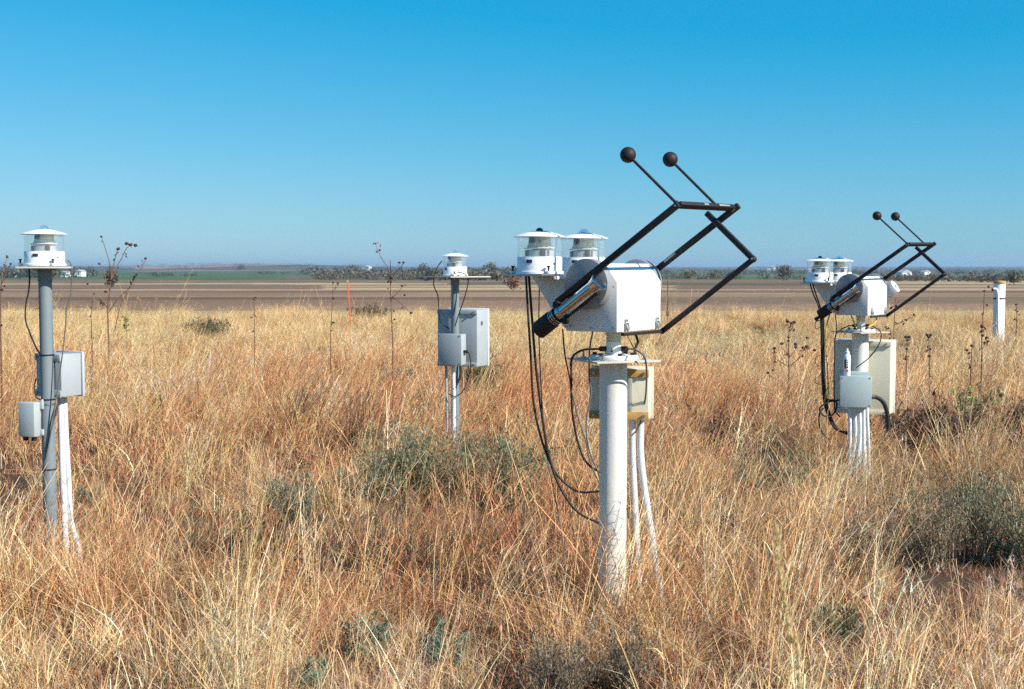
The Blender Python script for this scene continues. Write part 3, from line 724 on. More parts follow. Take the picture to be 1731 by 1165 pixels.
protos = []                                                # (name, merged arrays)
def proto(name, parts): protos.append((name, merge(parts)))
for k in range(3): proto('russet_tuft', [tuft([C_RUST, C_RED, C_GOLD, C_STRAW, C_DARK], [.38, .22, .18, .12, .10])[:3]])
for k in range(3): proto('straw_tuft', [tuft([C_STRAW, C_PALE, C_GOLD, C_RUST, C_GREY], [.36, .2, .2, .12, .12])[:3]])
for k in range(3): proto('thatch', [tuft([C_GREY, C_RUST, C_DARK, C_STRAW, C_RED], [.12, .22, .42, .07, .17], 90, .17, (.05, .18), (.0025, .0055))[:3]])  # weathered grass, colour darkened to deepen the shade between tufts
for k in range(4): proto('straw_culms', culms([C_STRAW, C_PALE, C_GOLD], [.5, .27, .23]))
for k in range(3): proto('russet_culms', culms([C_RUST, C_GOLD, C_STRAW, C_RED], [.36, .3, .2, .14], 24, .11, (.32, .62)))
for k in range(2):
    c_ = culms([C_PALE, C_STRAW], [.5, .5], 14, .10, (.35, .62), (.05, .35))
    a_ = c_[0][0].reshape(14, 5, 2, 3).mean(2)[:, 4]
    proto('fluffy_culms', c_ + [fluff(a_, 16, .030, (.62, .55, .44))])
for k in range(2): proto('tall_stalks', culms([C_STRAW, C_GOLD, C_RUST], [.5, .3, .2], 4, .14, (.85, 1.25), (.05, .32), .9, (.0022, .0034)))
for k in range(2): proto('grey_forb', [tuft([(.20, .20, .11), (.26, .25, .16), (.15, .17, .085), C_GREY], [.3, .3, .2, .2], 90, .10, (.10, .30), (.003, .006))[:3]])
PI_ = {}
src = bpy.data.collections.new('grass sources')
for i, (nm, (V, Q, C)) in enumerate(protos):
    PI_.setdefault(nm, []).append(i)
    me = np_mesh('tuft_%02d' % i, V, Q, C); me.materials.append(M['grass'])
    src.objects.link(bpy.data.objects.new('tuft_%02d' % i, me))

# where the tufts stand
def scatter(d0, d1, dens):
    area = .5 * (d1 ** 2 - d0 ** 2) * 2 * .50 + (d1 - d0) * 1.6
    n = int(area * dens)
    d = np.sqrt(U_(d0 ** 2, d1 ** 2, n)); x = U_(-1, 1, n) * (d * .50 + .8)
    return x, d
def hummock(x, d):
    return .62 * N2(x * 1.1 + 3, d * .9) + .38 * N1(x * 2.6, d * 2.2 + 5)
PX, PD, PI2, PS, PT, PRZ, PTL = [], [], [], [], [], [], []
SHORT = []                                                 # trodden grass in front of the posts
BARE = []                                                  # shrubs and rosettes get room
def place(kind, d0, d1, dens, scale=(.8, 1.25), weight=None, wide=1.0, spin=None):
    x, d = scatter(d0, d1, dens)
    if weight is not None:
        k = rng.random(len(x)) < weight(x, d); x, d = x[k], d[k]
    hum = hummock(x, d)
    keep = rng.random(len(x)) < (np.clip((hum - .30) * 3.2, .16, 1) * np.where((N4(x * .8 + 11, d * .55) < .24) & (d < 13) & (d > 6), .36, np.where(d < 7, 1.8, 1)) if kind != 'thatch' else 1)
    for (bx_, bd_, br_) in BARE:
        keep &= ((x - bx_) ** 2 + (d - bd_) ** 2 > (br_ * .68) ** 2) | (kind == 'thatch')
    x, d = x[keep], d[keep]
    n = len(x)
    PX.append(x); PD.append(d); PI2.append(rng.choice(PI_[kind], n))
    s = U_(*scale, n) * (.52 + 1.0 * hummock(x, d))
    low = np.ones(n)
    for (bx_, bd_, br_) in BARE + SHORT:                   # the grass stays short in front of the shrubs
        low = np.where(((x - bx_ * d / bd_) / (br_ * 1.1)) ** 2 + np.where(d < bd_ + br_, (d - bd_) / (br_ * 1.6 + .35), 9) ** 2 < 1, .58, low)
    s *= low
    wd = wide * np.ones(n)
    PS.append(np.stack([s * wd, s * wd, s], 1))
    PRZ.append(U_(0, 2 * np.pi, n) if spin is None else rng.normal(.1, spin, n))
    v = rng.normal(1, .10, (n, 1)) * (.86 + .3 * N3(x * .9, d * .9))[:, None]
    far = np.clip((d - 14) / 22, 0, 1)[:, None]
    hue = 1 + rng.normal(0, .03, (n, 3))
    warm = N4(x * .25 + 7, d * .22)[:, None]
    near = np.clip((6.4 - d) / 1.6, 0, 1)[:, None] + .5 * np.clip((x - .6) / 1.5, 0, 1)[:, None] * (d < 12)[:, None]
    tint = v * hue * (1 + near.clip(0, 1) * np.array([.02, .09, .16])) * (1 - .10 * (warm - .5) * np.array([-1, .6, 1.2])) * (1 + far * np.array([.0, -.04, -.12]))
    PT.append(tint)
def w_russet(x, d):
    f = np.clip((N1(x * .42 + 2, d * .30) - .28) * 1.9, 0, 1) * .8 + .06
    f = f + .35 * np.exp(-((d - 10) / 6) ** 2) * np.clip(1.3 - x * .4, 0, 1.4) - .5 * np.clip((d - 17) / 9, 0, 1) - .38 * np.clip((6.2 - d) / 1.5, 0, 1) - .22 * np.clip(x - .3, 0, 1) * (d < 9) + .22 * np.exp(-((d - 20) / 8) ** 2)
    return np.clip(f, .04, .96)
w_straw = lambda x, d: 1 - w_russet(x, d) * .8
w_patch = lambda x, d: np.clip((N2(x * .5, d * .5 + 4) - .35) * 2.2, 0, 1)
w_right = lambda x, d: np.clip((N3(x * .4, d * .4 + 8) - .30) * 1.8, 0, 1) * np.where(x > -.5, 1.0, .35)

def gp(px, py):
    """spot on the flat prairie seen at a pixel"""
    d = EYE * FPX / (py - HOR); p = at(px, py, d); return p.x, d

SAGE = [
    (800, 815, .26, .40, (.22, .225, .125), .017, 'loose olive sage between the middle mast and the hanging cables', 700),
    (1330, 850, .24, .36, (.21, .21, .12), .017, 'loose olive sage between the cream pole and the second tracker', 600),
    (1200, 790, .26, .38, (.21, .20, .12), .018, 'olive sage behind the white conduits of the cream pole', 600),
    (500, 900, .24, .34, (.23, .225, .14), .017, 'pale olive sage in the left middle grass', 600),  # px, py of the foot, radius, height, leaf colour, leaf size, label, leaves
    (700, 850, .38, .52, (.24, .24, .135), .016, 'grey green sage bush with a spiky top left of the nearest tracker cables', 1500),
    (650, 858, .26, .38, (.27, .265, .15), .016, 'low pale sage bush just left of the spiky one', 800),
    (762, 862, .26, .38, (.24, .21, .12), .016, 'brownish sage bush just right of the spiky one', 700),
    (868, 875, .28, .48, (.18, .205, .115), .017, 'green sage bush beside the hanging black cables', 1000),
    (1470, 980, .26, .36, (.21, .18, .12), .012, 'dark grey shrub at the left end of the big shrub thicket', 800),
    (1575, 965, .32, .42, (.19, .17, .11), .012, 'dark grey shrub in the middle of the big shrub thicket', 1000),
    (1655, 950, .32, .50, (.23, .225, .135), .014, 'tallest grey green shrub of the thicket at the right', 1100),
    (1742, 965, .26, .38, (.22, .21, .125), .013, 'shrub of the thicket cut by the right edge', 700),
    (945, 1192, .22, .26, (.21, .18, .13), .011, 'low grey brown twiggy shrub at the bottom edge', 800),
    (1065, 1178, .18, .23, (.20, .165, .115), .011, 'low grey brown twiggy shrub at the foot of the cream pole', 600),
    (815, 672, .40, .42, (.13, .14, .07), .030, 'olive shrub in the grass behind the middle mast', 700),
    (665, 668, .30, .30, (.15, .15, .08), .030, 'olive shrub in the grass left of the middle mast', 450),
    (1275, 870, .17, .34, (.19, .20, .115), .016, 'slim green sage right of the cream pole', 550),
    (1575, 778, .5, .42, (.13, .07, .05), .030, 'dark red brown bush standing in for a shade patch right of the second tracker', 1100),  # dark bush added to stand in for a reddish shade patch
    (1742, 770, .45, .42, (.10, .075, .055), .028, 'dark brown bush low at the right edge behind the thicket', 800),
    (350, 575, .7, .42, (.15, .13, .07), .05, 'dull olive bush far in the grass left of the orange stake', 400),
    (625, 545, .8, .45, (.14, .10, .07), .06, 'dark brown bush far in the grass below the orange stake', 400),
    (1420, 1110, .14, .18, (.15, .17, .09), .018, 'small grey green forb below the shrub thicket', 260),
    (440, 960, .18, .22, (.17, .17, .10), .018, 'small grey green forb in the left foreground hollow', 320),
]
ROS = [
    (615, 1118, .15, .22, 'blue green leafy rosette in the foreground, left of the cream pole'),
    (752, 1130, .18, .20, 'wide blue green leafy rosette nearest to the cream pole'),
    (537, 1180, .11, .14, 'small green rosette at the bottom edge'),
    (575, 835, .10, .18, 'small blue green leafy plant left of the spiky sage'),
    (66, 1080, .09, .10, 'small blue green rosette in the lower left corner'),
    (1700, 960, .10, .18, 'bright blue green sprig in front of the thicket at right'),
    (150, 860, .09, .16, 'small grey green plant between the left mast and its white conduits'),
    (1215, 905, .10, .16, 'small green plant in the russet grass right of the cream pole'),
]
for s_ in SAGE: BARE.append((*gp(s_[0], s_[1]), s_[2]))
for s_ in ROS: SHORT.append((*gp(s_[0], s_[1]), s_[2] * 1.3))
hx, hd = gp(270, 905); BARE.append((hx, hd, .35)); hx, hd = gp(330, 890); BARE.append((hx, hd, .3))

for q_, r_ in ((T2.location, .62), (Bm.location, .3)): SHORT.append((q_.x, q_.y, r_))
DM = 41
place('russet_tuft', 2.5, 6.5, 26, (.45, .8)); place('straw_tuft', 2.5, 6.5, 22, (.45, .8)); place('thatch', 2.3, 8, 62, (.9, 1.5)); place('thatch', 8, 10, 34); place('thatch', 10, 22, 12, (1, 1.4), wide=1.3)
place('russet_tuft', 2.5, 9, 44, (.7, 1.15), w_russet); place('russet_tuft', 9, 20, 24, (.8, 1.25), w_russet, 1.15); place('russet_tuft', 20, DM, 12, (.6, .95), w_russet, 1.5)
place('straw_tuft', 2.5, 9, 34, (.7, 1.15), w_straw); place('straw_tuft', 9, 20, 20, (.8, 1.25), w_straw, 1.15); place('straw_tuft', 20, DM, 18, (.6, .95), w_straw, 1.5)
place('straw_culms', 2.6, 9, 13, (.7, 1.1), w_straw, spin=.8); place('straw_culms', 9, 20, 11, (.75, 1.15), w_straw, 1.1, .8); place('straw_culms', 20, DM, 7, (.5, .75), w_straw, 1.3, .8)
place('russet_culms', 2.6, 9, 18, (.75, 1.15), w_russet, spin=1.0); place('russet_culms', 9, 20, 12, (.8, 1.2), w_russet, 1.1, .5); place('russet_culms', 20, DM, 6, (.5, .8), w_russet, 1.3, .5)
place('fluffy_culms', 2.6, 8, 9, (.7, 1.1), w_patch, spin=1.0); place('fluffy_culms', 8, 18, 4, (.8, 1.1), w_patch, spin=1.0)
place('grey_forb', 2.6, 9, 8, (.7, 1.2), w_right); place('grey_forb', 9, 24, 4, (.8, 1.4), w_right, 1.2)
place('tall_stalks', 4, 9, .8, (.6, .85), spin=.7); place('tall_stalks', 9, 30, .5, (.8, 1.1), spin=.7)
def extra(kind, x0, x1, d0, d1, n, scale):
    PX.append(U_(x0, x1, n)); PD.append(U_(d0, d1, n)); PI2.append(rng.choice(PI_[kind], n)); s_ = U_(*scale, n); PS.append(np.stack([s_, s_, s_], 1)); PRZ.append(U_(0, 6.28, n)); PT.append(rng.normal(1, .08, (n, 1)) * np.ones((n, 3)))
extra('russet_tuft', -2.7, -1.7, 5.5, 6.3, 60, (1.0, 1.45)); extra('straw_tuft', -2.6, -1.8, 5.5, 6.3, 20, (.9, 1.3)); extra('straw_culms', -2.55, -1.8, 5.5, 6.3, 6, (.7, .95))
extra('straw_tuft', .2, .75, 4.85, 5.35, 34, (.6, .95)); extra('russet_tuft', .2, .75, 4.9, 5.4, 24, (.6, .9))
extra('russet_tuft', -.75, -.25, 9.6, 10.3, 30, (1.0, 1.3))
extra('tall_stalks', -5.2, -1.6, 12, 17, 9, (1.15, 1.45)); extra('tall_stalks', 1.5, 6, 12, 18, 5, (1.0, 1.25))
extra('straw_tuft', 8.0, 9.6, 20.5, 22.8, 60, (1.5, 1.9))
px_, pd_, pi_ = np.concatenate(PX), np.concatenate(PD), np.concatenate(PI2)
ps_, pt_, pr_ = np.concatenate(PS), np.concatenate(PT), np.concatenate(PRZ)
npnt = len(px_)
pm = bpy.data.meshes.new('prairie_grass')
pm.vertices.add(npnt)
pm.vertices.foreach_set('co', np.stack([px_, pd_, zprof(pd_) + hills(px_, pd_) - .01], 1).astype(np.float32).ravel())
def vattr(nm, typ, key, arr): a_ = pm.attributes.new(nm, typ, 'POINT'); a_.data.foreach_set(key, np.ascontiguousarray(arr).ravel())
vattr('rot', 'FLOAT_VECTOR', 'vector', np.stack([rng.normal(0, .06, npnt), rng.normal(.02, .08, npnt), pr_], 1).astype(np.float32))
vattr('scl', 'FLOAT_VECTOR', 'vector', ps_.astype(np.float32))
vattr('pick', 'INT', 'value', pi_.astype(np.int32))
vattr('tint', 'FLOAT_COLOR', 'color', np.concatenate([pt_.clip(.3, 1.8), np.ones((npnt, 1))], 1).astype(np.float32))
grass_o = link('prairie_grass', pm, None)
tag(grass_o, 'dry russet and straw prairie grass covering the field', 'grass', kind='stuff')
ng = bpy.data.node_groups.new('grass scatter', 'GeometryNodeTree')
ng.interface.new_socket('Geometry', in_out='INPUT', socket_type='NodeSocketGeometry'); ng.interface.new_socket('Geometry', in_out='OUTPUT', socket_type='NodeSocketGeometry')
gi, go = ng.nodes.new('NodeGroupInput'), ng.nodes.new('NodeGroupOutput')
ci = ng.nodes.new('GeometryNodeCollectionInfo'); ci.inputs['Collection'].default_value = src; ci.inputs['Separate Children'].default_value = True; ci.inputs['Reset Children'].default_value = True
ip = ng.nodes.new('GeometryNodeInstanceOnPoints'); ip.inputs['Pick Instance'].default_value = True
def named(nm, typ): q_ = ng.nodes.new('GeometryNodeInputNamedAttribute'); q_.data_type = typ; q_.inputs['Name'].default_value = nm; return q_.outputs['Attribute']
e2r = ng.nodes.new('FunctionNodeEulerToRotation')
ng.links.new(gi.outputs[0], ip.inputs['Points']); ng.links.new(ci.outputs[0], ip.inputs['Instance']); ng.links.new(named('pick', 'INT'), ip.inputs['Instance Index'])
ng.links.new(named('rot', 'FLOAT_VECTOR'), e2r.inputs[0]); ng.links.new(e2r.outputs[0], ip.inputs['Rotation']); ng.links.new(named('scl', 'FLOAT_VECTOR'), ip.inputs['Scale'])
ng.links.new(ip.outputs[0], go.inputs[0])
md = grass_o.modifiers.new('scatter', 'NODES'); md.node_group = ng
print('grass tufts', npnt)

# ------------------------------------------------------------------ shrubs
def shrub(x, d, r, h, col, size, label, nl, name='sage_bush', group='sage and other shrubs in the grass'):
    root = empty(name, (x, d, ground_z(x, d)), U_(0, 6.28)); tag(root, label, 'shrub', group)
    nl = int(nl * 2.4); size = size * 1.25; ns = int(50 + r * 190)
    ph = U_(0, 2 * np.pi, ns); hh = h * U_(.5, 1.0, ns) * (1 + .35 * (rng.random(ns) < .15))
    out = U_(.1, 1, ns) * r
    st_ = strips(disc(ns, r * .35), ph, hh, out / hh * .45, out / hh * .45, np.full(ns, .0), np.full(ns, max(.004, h * .012)), pick([C_GREY, C_DARK, (.2, .15, .1)], [.4, .3, .3], ns), 5)
    link('stems', np_mesh('stems', *st_[:3]), M['wood'], root)
    P = st_[3]
    k = rng.integers(0, ns, nl); tt = (1 - rng.random(nl) ** 1.6 * .8) * 4 * .999; i = np.floor(tt).astype(int); f = (tt - i)[:, None]
    Q0 = P[k, i] * (1 - f) + P[k, i + 1] * f + rng.normal(0, 1, (nl, 3)) * np.array([.22, .22, .22]) * min(.09, r * .25)
    Q0[:, 2] = np.maximum(Q0[:, 2], .01)
    L = leaves(Q0, size * 1.5, jit(col, nl, .28, .08), 1.5, .26)
    tw = strips(Q0[::3], U_(0, 6.28, len(Q0[::3])), U_(1.5, 4, len(Q0[::3])) * size, U_(.0, .6, len(Q0[::3])), U_(0, .3, len(Q0[::3])), U_(0, .2, len(Q0[::3])), np.full(len(Q0[::3]), size * .16), jit(np.asarray(col) * 1.15, len(Q0[::3]), .25), 3)
    link('foliage', np_mesh('foliage', *merge([L, tw[:3]])), M['leaf'], root)
for (px, py, r, h, col, size, label, nl) in SAGE:
    x, d = gp(px, py); shrub(x, d, r, h, col, size, label, nl)
def rosette(x, d, r, h, label):
    root = empty('leafy_rosette', (x, d, ground_z(x, d)), 0); tag(root, label, 'plant', 'blue green rosettes in the grass')
    ns = 9; parts = []
    sp_ = disc(ns, r * .55); col = (.16, .27, .19)
    ax = np.stack([sp_[:, 0] * 1.2, sp_[:, 1] * 1.2, U_(.5, 1.0, ns) * h], 1)
    for j in range(ns):
        n = 34; t = U_(.15, 1, n)
        b_ = sp_[j][None] * (1 - t[:, None]) + ax[j][None] * t[:, None]
        parts.append(strips(b_, U_(0, 6.28, n), U_(.03, .07, n), U_(.5, 1.3, n), U_(0, .5, n), U_(.2, .9, n), U_(.006, .012, n), jit(col, n, .22, .08), 4)[:3])
    stm = strips(sp_, np.arctan2(ax[:, 1], ax[:, 0]), ax[:, 2], np.full(ns, .2), np.zeros(ns), np.zeros(ns), np.full(ns, .005), jit((.16, .14, .08), ns), 3)
    link('leaves', np_mesh('leaves', *merge(parts)), M['leaf'], root); link('stems', np_mesh('stems', *stm[:3]), M['wood'], root)
for (px, py, r, h, label) in ROS: x, d = gp(px, py); rosette(x, d, r, h, label)

# pale milkweed-like plant right of the second tracker
mx_, md_ = 1648, 11.2
root = empty('pale_leafy_plant', base_at(mx_, md_), 0); tag(root, 'pale green broad leaved plant standing in the grass right of the second tracker', 'plant')
parts, stems_ = [], B()
for (path) in ([(1645, 790), (1640, 730), (1628, 690), (1618, 665)], [(1646, 790), (1645, 730), (1642, 690), (1640, 655)], [(1647, 790), (1650, 735), (1660, 700), (1672, 668)], [(1648, 780), (1655, 730), (1672, 690), (1690, 664)], [(1646, 790), (1642, 745), (1635, 705), (1632, 680)], [(1647, 790), (1650, 730), (1654, 690), (1655, 650)]):
    q_ = spline([local(root, x_, y_, U_(-.12, .12)) for x_, y_ in path], 7)
    stems_.tube(q_, .005, 6, .003)
    q_ = np.array([list(v) for v in q_])
    n = 46; t = (len(q_) - 1) * (1 - U_(0, .62, n)); i = np.floor(t).astype(int).clip(0, len(q_) - 2); f = (t - i)[:, None]
    P0 = q_[i] * (1 - f) + q_[i + 1] * f + rng.normal(0, .012, (n, 3))
    parts.append(leaves(P0, .050, np.concatenate([jit((.30, .31, .13), n - 12, .2), jit((.40, .31, .13), 12, .2)]), .5, .62))
stems_.build('stems', mat('pale plant stem', (.26, .22, .10), .7), root)
link('leaves', np_mesh('leaves', *merge(parts)), M['leaf'], root)

# small yellow green sprigs
for (px, py, Yd, hgt, label) in ((265, 745, 11.5, .42, 'slender yellow green sprig in the russet grass right of the left mast'), (213, 560, 17.5, .22, 'small yellow green sprig beside the tall dead sunflower')):
    p0 = at(px, py, Yd); root = empty('green_sprig', (p0.x, Yd, 0), 0); tag(root, label, 'plant', 'yellow green sprigs')
    zt = p0.z
    B().tube([(0, 0, 0), (.01, 0, zt * .5), (0, 0, zt + hgt)], .005, 6).build('stem', mat('sprig stem', (.2, .2, .06), .7), root)
    P0 = np.stack([rng.normal(0, .03, 60), rng.normal(0, .03, 60), zt + U_(0, hgt, 60)], 1)
    link('leaves', np_mesh('leaves', *leaves(P0, .055, jit((.24, .26, .05), 60, .25), .6, .35)), M['leaf'], root)

# ------------------------------------------------------------------ dead flower stalks
M['stalk'] = mat('dead brown stalk', (.17, .085, .05), .8, vary=.3, scale=30)
M['head'] = mat('dark seed head', (.055, .032, .028), .9, vary=.3, scale=90, bump=.6, bump_scale=120)
def seed_head(b, c, r):
    t = bmesh.new(); bmesh.ops.create_icosphere(t, subdivisions=2, radius=r)
    for v in t.verts: v.co *= random.uniform(.78, 1.15); v.co.z *= .8
    bmesh.ops.translate(t, verts=t.verts, vec=c); b.add(t)
def stalk(px, Y, label, paths, heads, r=.010, husks=14, name='dead_stalk'):
    root = empty(name, base_at(px, Y), 0); tag(root, label, 'dead plant', 'dead flower stalks')
    first = True; allp = []
    for path in paths:
        dy = 0 if first else random.uniform(-.25, .25)
        pts = [local(root, x_, y_, dy * k / (len(path) - 1)) for k, (x_, y_) in enumerate(path)]
        if first: pts = [Vector((pts[0].x, 0, 0))] + pts
        q_ = spline(pts, 7); r0 = r if first else r * .55
        B().tube(q_, r0, 7, r0 * .45).build('stem' if first else 'branch', M['stalk'], root)
        allp += q_[len(q_) // 3 if first else 2:]
        first = False
    for (x_, y_, rp) in heads:
        b = B(); c = local(root, x_, y_, random.uniform(-.06, .06)); seed_head(b, c, rp / FPX * Y); b.build('seed_head', M['head'], root)
    if husks:
        P0 = np.array([list(random.choice(allp)) for _ in range(husks)]) + rng.normal(0, .012, (husks, 3))
        link('withered_leaves', np_mesh('withered_leaves', *leaves(P0, .0035 * Y, jit((.16, .085, .05), husks, .3), -.5, .45)), M['leaf'], root)
stalk(183, 16.5, 'tall dead sunflower with round dark heads right of the left mast',
      [[(184, 590), (183, 550), (182, 520), (186, 490), (188, 465)], [(188, 465), (186, 448), (178, 420), (172, 401)], [(186, 495), (178, 470), (168, 445)], [(187, 475), (195, 455), (205, 438), (214, 420), (226, 412)], [(182, 530), (200, 505), (217, 488), (232, 465), (246, 440)], [(194, 560), (203, 520), (218, 490)], [(188, 470), (194, 440), (199, 422)], [(181, 520), (172, 508), (169, 505)]],
      [(171, 400, 2.2), (200, 421, 3.4), (214, 412, 3.6), (221, 414, 3.4), (229, 415, 3.4), (246, 437, 2.6), (231, 464, 2.4), (168, 446, 2.4), (179, 493, 3.0), (227, 468, 2.2), (171, 513, 2.4), (187, 473, 2.4)], .013, 46)
stalk(157, 14, 'short dead stalk between the left mast and the tall sunflower', [[(156, 600), (155, 560), (154, 530), (158, 505)]], [(148, 480, 2), (159, 497, 1.8)], .008, 12)
stalk(4, 12, 'dead stalks with small heads at the left picture edge', [[(2, 600), (1, 540), (2, 490), (4, 460)], [(3, 470), (8, 448), (12, 436)], [(3, 480), (12, 458), (18, 447)]], [(12, 435, 2.4), (18, 446, 2.4), (3, 490, 3)], .010, 12)
stalk(662, 13.5, 'dead branching weed with dark tips left of the middle mast', [[(664, 600), (663, 560), (661, 510), (660, 475)], [(660, 478), (657, 455), (646, 438), (638, 422), (635, 412)], [(660, 480), (668, 462), (680, 448), (683, 442)], [(660, 470), (660, 452), (660, 440)], [(661, 505), (672, 495), (684, 480)], [(663, 500), (680, 515), (694, 529)]],
      [(635, 412, 1.8), (642, 423, 2.2), (637, 426, 1.8), (675, 444, 2.4), (682, 444, 2.4), (695, 529, 2.8), (684, 499, 2.2), (662, 504, 3), (661, 470, 3), (679, 483, 2), (667, 540, 2)], .009, 20)
stalk(560, 16, 'thin dead weed just left of the orange stake', [[(559, 580), (560, 540), (562, 510), (563, 480)], [(562, 495), (568, 484), (571, 479)]], [(571, 479, 2), (563, 478, 2.2)], .007, 10)
stalk(460, 17, 'thin bare dead stalk left of the orange stake', [[(430, 560), (430, 530), (429, 505)]], [], .007, 6)
stalk(1334, 13, 'dead weed with flat dark flower clusters left of the second tracker', [[(1334, 640), (1333, 600), (1334, 560), (1337, 548)], [(1333, 600), (1322, 588), (1322, 582)], [(1334, 605), (1345, 590), (1345, 582)], [(1334, 620), (1360, 596), (1365, 574)], [(1334, 620), (1310, 605), (1309, 590)], [(1336, 560), (1332, 550), (1331, 544)], [(1336, 560), (1341, 550), (1343, 545)], [(1350, 605), (1358, 592), (1362, 586)], [(1310, 640), (1302, 635), (1298, 630)]],
      [(1331, 543, 2.8), (1338, 547, 3.2), (1343, 545, 2.8), (1322, 581, 3.2), (1345, 582, 3.4), (1365, 571, 3.0), (1309, 589, 3.2), (1358, 588, 3.6), (1364, 586, 3.6), (1333, 576, 2.8), (1345, 587, 3), (1298, 630, 3.0), (1306, 626, 2.4), (1310, 612, 2.6), (1333, 570, 2.6), (1377, 592, 3.0)], .008, 30)
stalk(1511, 13, 'thin red brown weed with beaded branches right of the second tracker', [[(1511, 620), (1511, 570), (1512, 535), (1514, 505)], [(1511, 550), (1530, 542), (1545, 533)], [(1512, 575), (1500, 560), (1497, 553)], [(1513, 520), (1517, 512), (1520, 508)]], [(1545, 532, 2.2), (1532, 541, 2.4), (1497, 553, 2.2), (1505, 565, 2.2), (1515, 517, 2.2)], .007, 16)
stalk(1534, 14, 'short dead weed with a dark head right of the second enclosure', [[(1532, 630), (1533, 590), (1534, 572)]], [(1531, 570, 3.2), (1537, 570, 3.2), (1534, 575, 3), (1533, 590, 2.4), (1532, 603, 2.4)], .008, 12)
stalk(1570, 14, 'dead weed with a single dark crown in the middle of the right grass', [[(1571, 640), (1571, 600), (1570, 570)]], [(1567, 566, 3.0), (1573, 566, 3.0), (1570, 570, 3.0), (1572, 590, 2.6), (1571, 602, 2.8)], .008, 10)
stalk(1660, 13, 'tall dead weed with stacked dark heads left of the white pipe post', [[(1659, 640), (1660, 600), (1660, 560), (1663, 520), (1664, 492)], [(1661, 590), (1667, 578), (1669, 572)]], [(1660, 552, 3.6), (1660, 560, 3.0), (1661, 567, 3.0), (1668, 571, 3.0), (1670, 577, 2.4), (1664, 492, 2.4), (1671, 485, 2.2)], .008, 18)
stalk(1641, 12.5, 'short dead weed with a dark head below the white pipe post', [[(1641, 640), (1642, 610), (1643, 588)]], [(1643, 585, 3.4), (1634, 592, 3.0)], .008, 8)
stalk(1719, 20, 'dead stalk right of the white pipe post', [[(1718, 560), (1719, 535), (1718, 516)]], [(1718, 515, 2.2), (1720, 527, 2)], .010, 8)

# out-of-focus seed plume close to the camera
root = empty('grass_plume', base_at(1345, 2.35), 0); tag(root, 'blurred straw coloured seed plume nearest to the camera at lower right', 'grass stalk')
q_ = spline([Vector((.03, 0, 0))] + [local(root, *p) for p in ((1352, 1165, 0), (1336, 1080, 0), (1325, 1010, 0), (1315, 940, 0), (1313, 895, 0))], 10)
B().tube(q_, .0022, 6, .0010).build('stem', mat('straw stem', (.74, .55, .26), .6), root)
P0 = np.array([list(v) for v in q_[-44:]]); P0 = np.repeat(P0, 16, 0) + rng.normal(0, .0024, (44 * 16, 3)); n = len(P0)
link('seed_head', np_mesh('seed_head', *strips(P0, U_(0, 6.28, n), U_(.008, .018, n), U_(.1, .5, n), U_(0, .3, n), U_(0, .2, n), U_(.0012, .0024, n), jit((.80, .60, .28), n, .15), 3)[:3]), M['leaf'], root)['kind'] = 'stuff'
root = empty('grass_plume', base_at(1312, 2.6), 0); tag(root, 'thin straw stem standing left of the blurred seed plume', 'grass stalk')
q_ = spline([Vector((.0, 0, 0))] + [local(root, *p) for p in ((1314, 1165, 0), (1312, 1120, 0), (1311, 1050, 0))], 8)
B().tube(q_, .0016, 6, .0007).build('stem', mat('straw stem', (.50, .36, .16), .6), root)

# ------------------------------------------------------------------ distant trees and farms
def crown(x, y, z, w, h, n, cols, size):
    a = rng.normal(size=(n, 3)); a /= np.linalg.norm(a, axis=1)[:, None]
    lob = 1 + .35 * np.sin(3 * np.arctan2(a[:, 1], a[:, 0]) + U_(0, 6)) * np.abs(a[:, 0]) + rng.normal(0, .16, n)
    P = a * (rng.random((n, 1)) ** .45) * lob[:, None] * np.array([w / 2, w / 2, h / 2]) + np.array([x, y, z + h * .52])
    return leaves(P, size, pick(cols, [1 / len(cols)] * len(cols), n, .2), 0, .8)
OL, DK, RD, YE = (.13, .13, .07), (.095, .10, .06), (.17, .115, .07), (.21, .18, .085)
wood_parts = []
def belt(s0, s1, d, n, h, w, cols, leaf=120, jitter=.06):
    for k in range(n):
        s = U_(s0, s1); dd = d * (1 + rng.normal(0, jitter)); x = s * dd; hh = h * U_(.55, 1.25)
        wood_parts.append(crown(x, dd, ground_z(x, dd) - .3, w * U_(.7, 1.5), hh, leaf, cols, hh * .30))
b_ = lambda px: (px - CX) / FPX
belt(b_(-40), b_(155), 900, 60, 6.5, 11, [DK, OL, (.09, .08, .06)])
belt(b_(240), b_(330), 1000, 16, 3.0, 10, [OL, DK]); belt(b_(420), b_(520), 1500, 10, 4, 12, [DK, OL])
belt(b_(520), b_(880), 820, 80, 4.6, 10, [OL, DK, RD, YE]); belt(b_(520), b_(900), 1300, 70, 6.5, 16, [DK, OL, RD])
belt(b_(520), b_(735), 620, 36, 2.2, 7, [OL, SCRUB * .9]); belt(b_(710), b_(860), 560, 26, 3.6, 7, [OL, RD, DK])
belt(b_(1110), b_(1420), 700, 34, 2.6, 7, [OL, YE, DK, SCRUB]); belt(b_(1480), b_(1760), 480, 36, 2.6, 6, [RD, DK, (.12, .08, .07)])
belt(b_(1100), b_(1780), 1500, 80, 4.5, 17, [DK, OL, SCRUB * .8]); belt(b_(1100), b_(1780), 2300, 110, 5, 30, [DK, OL, SCRUB * .8], 50)
belt(b_(-60), b_(1790), 3300, 190, 7, 46, [DK, OL], 40, .12); belt(b_(-60), b_(1790), 5200, 170, 8, 70, [DK, OL], 30, .06)
wd = link('distant_woods', np_mesh('distant_woods', *merge(wood_parts)), M['leaf']); tag(wd, 'far belts of dark trees along the horizon', 'woods', kind='stuff')
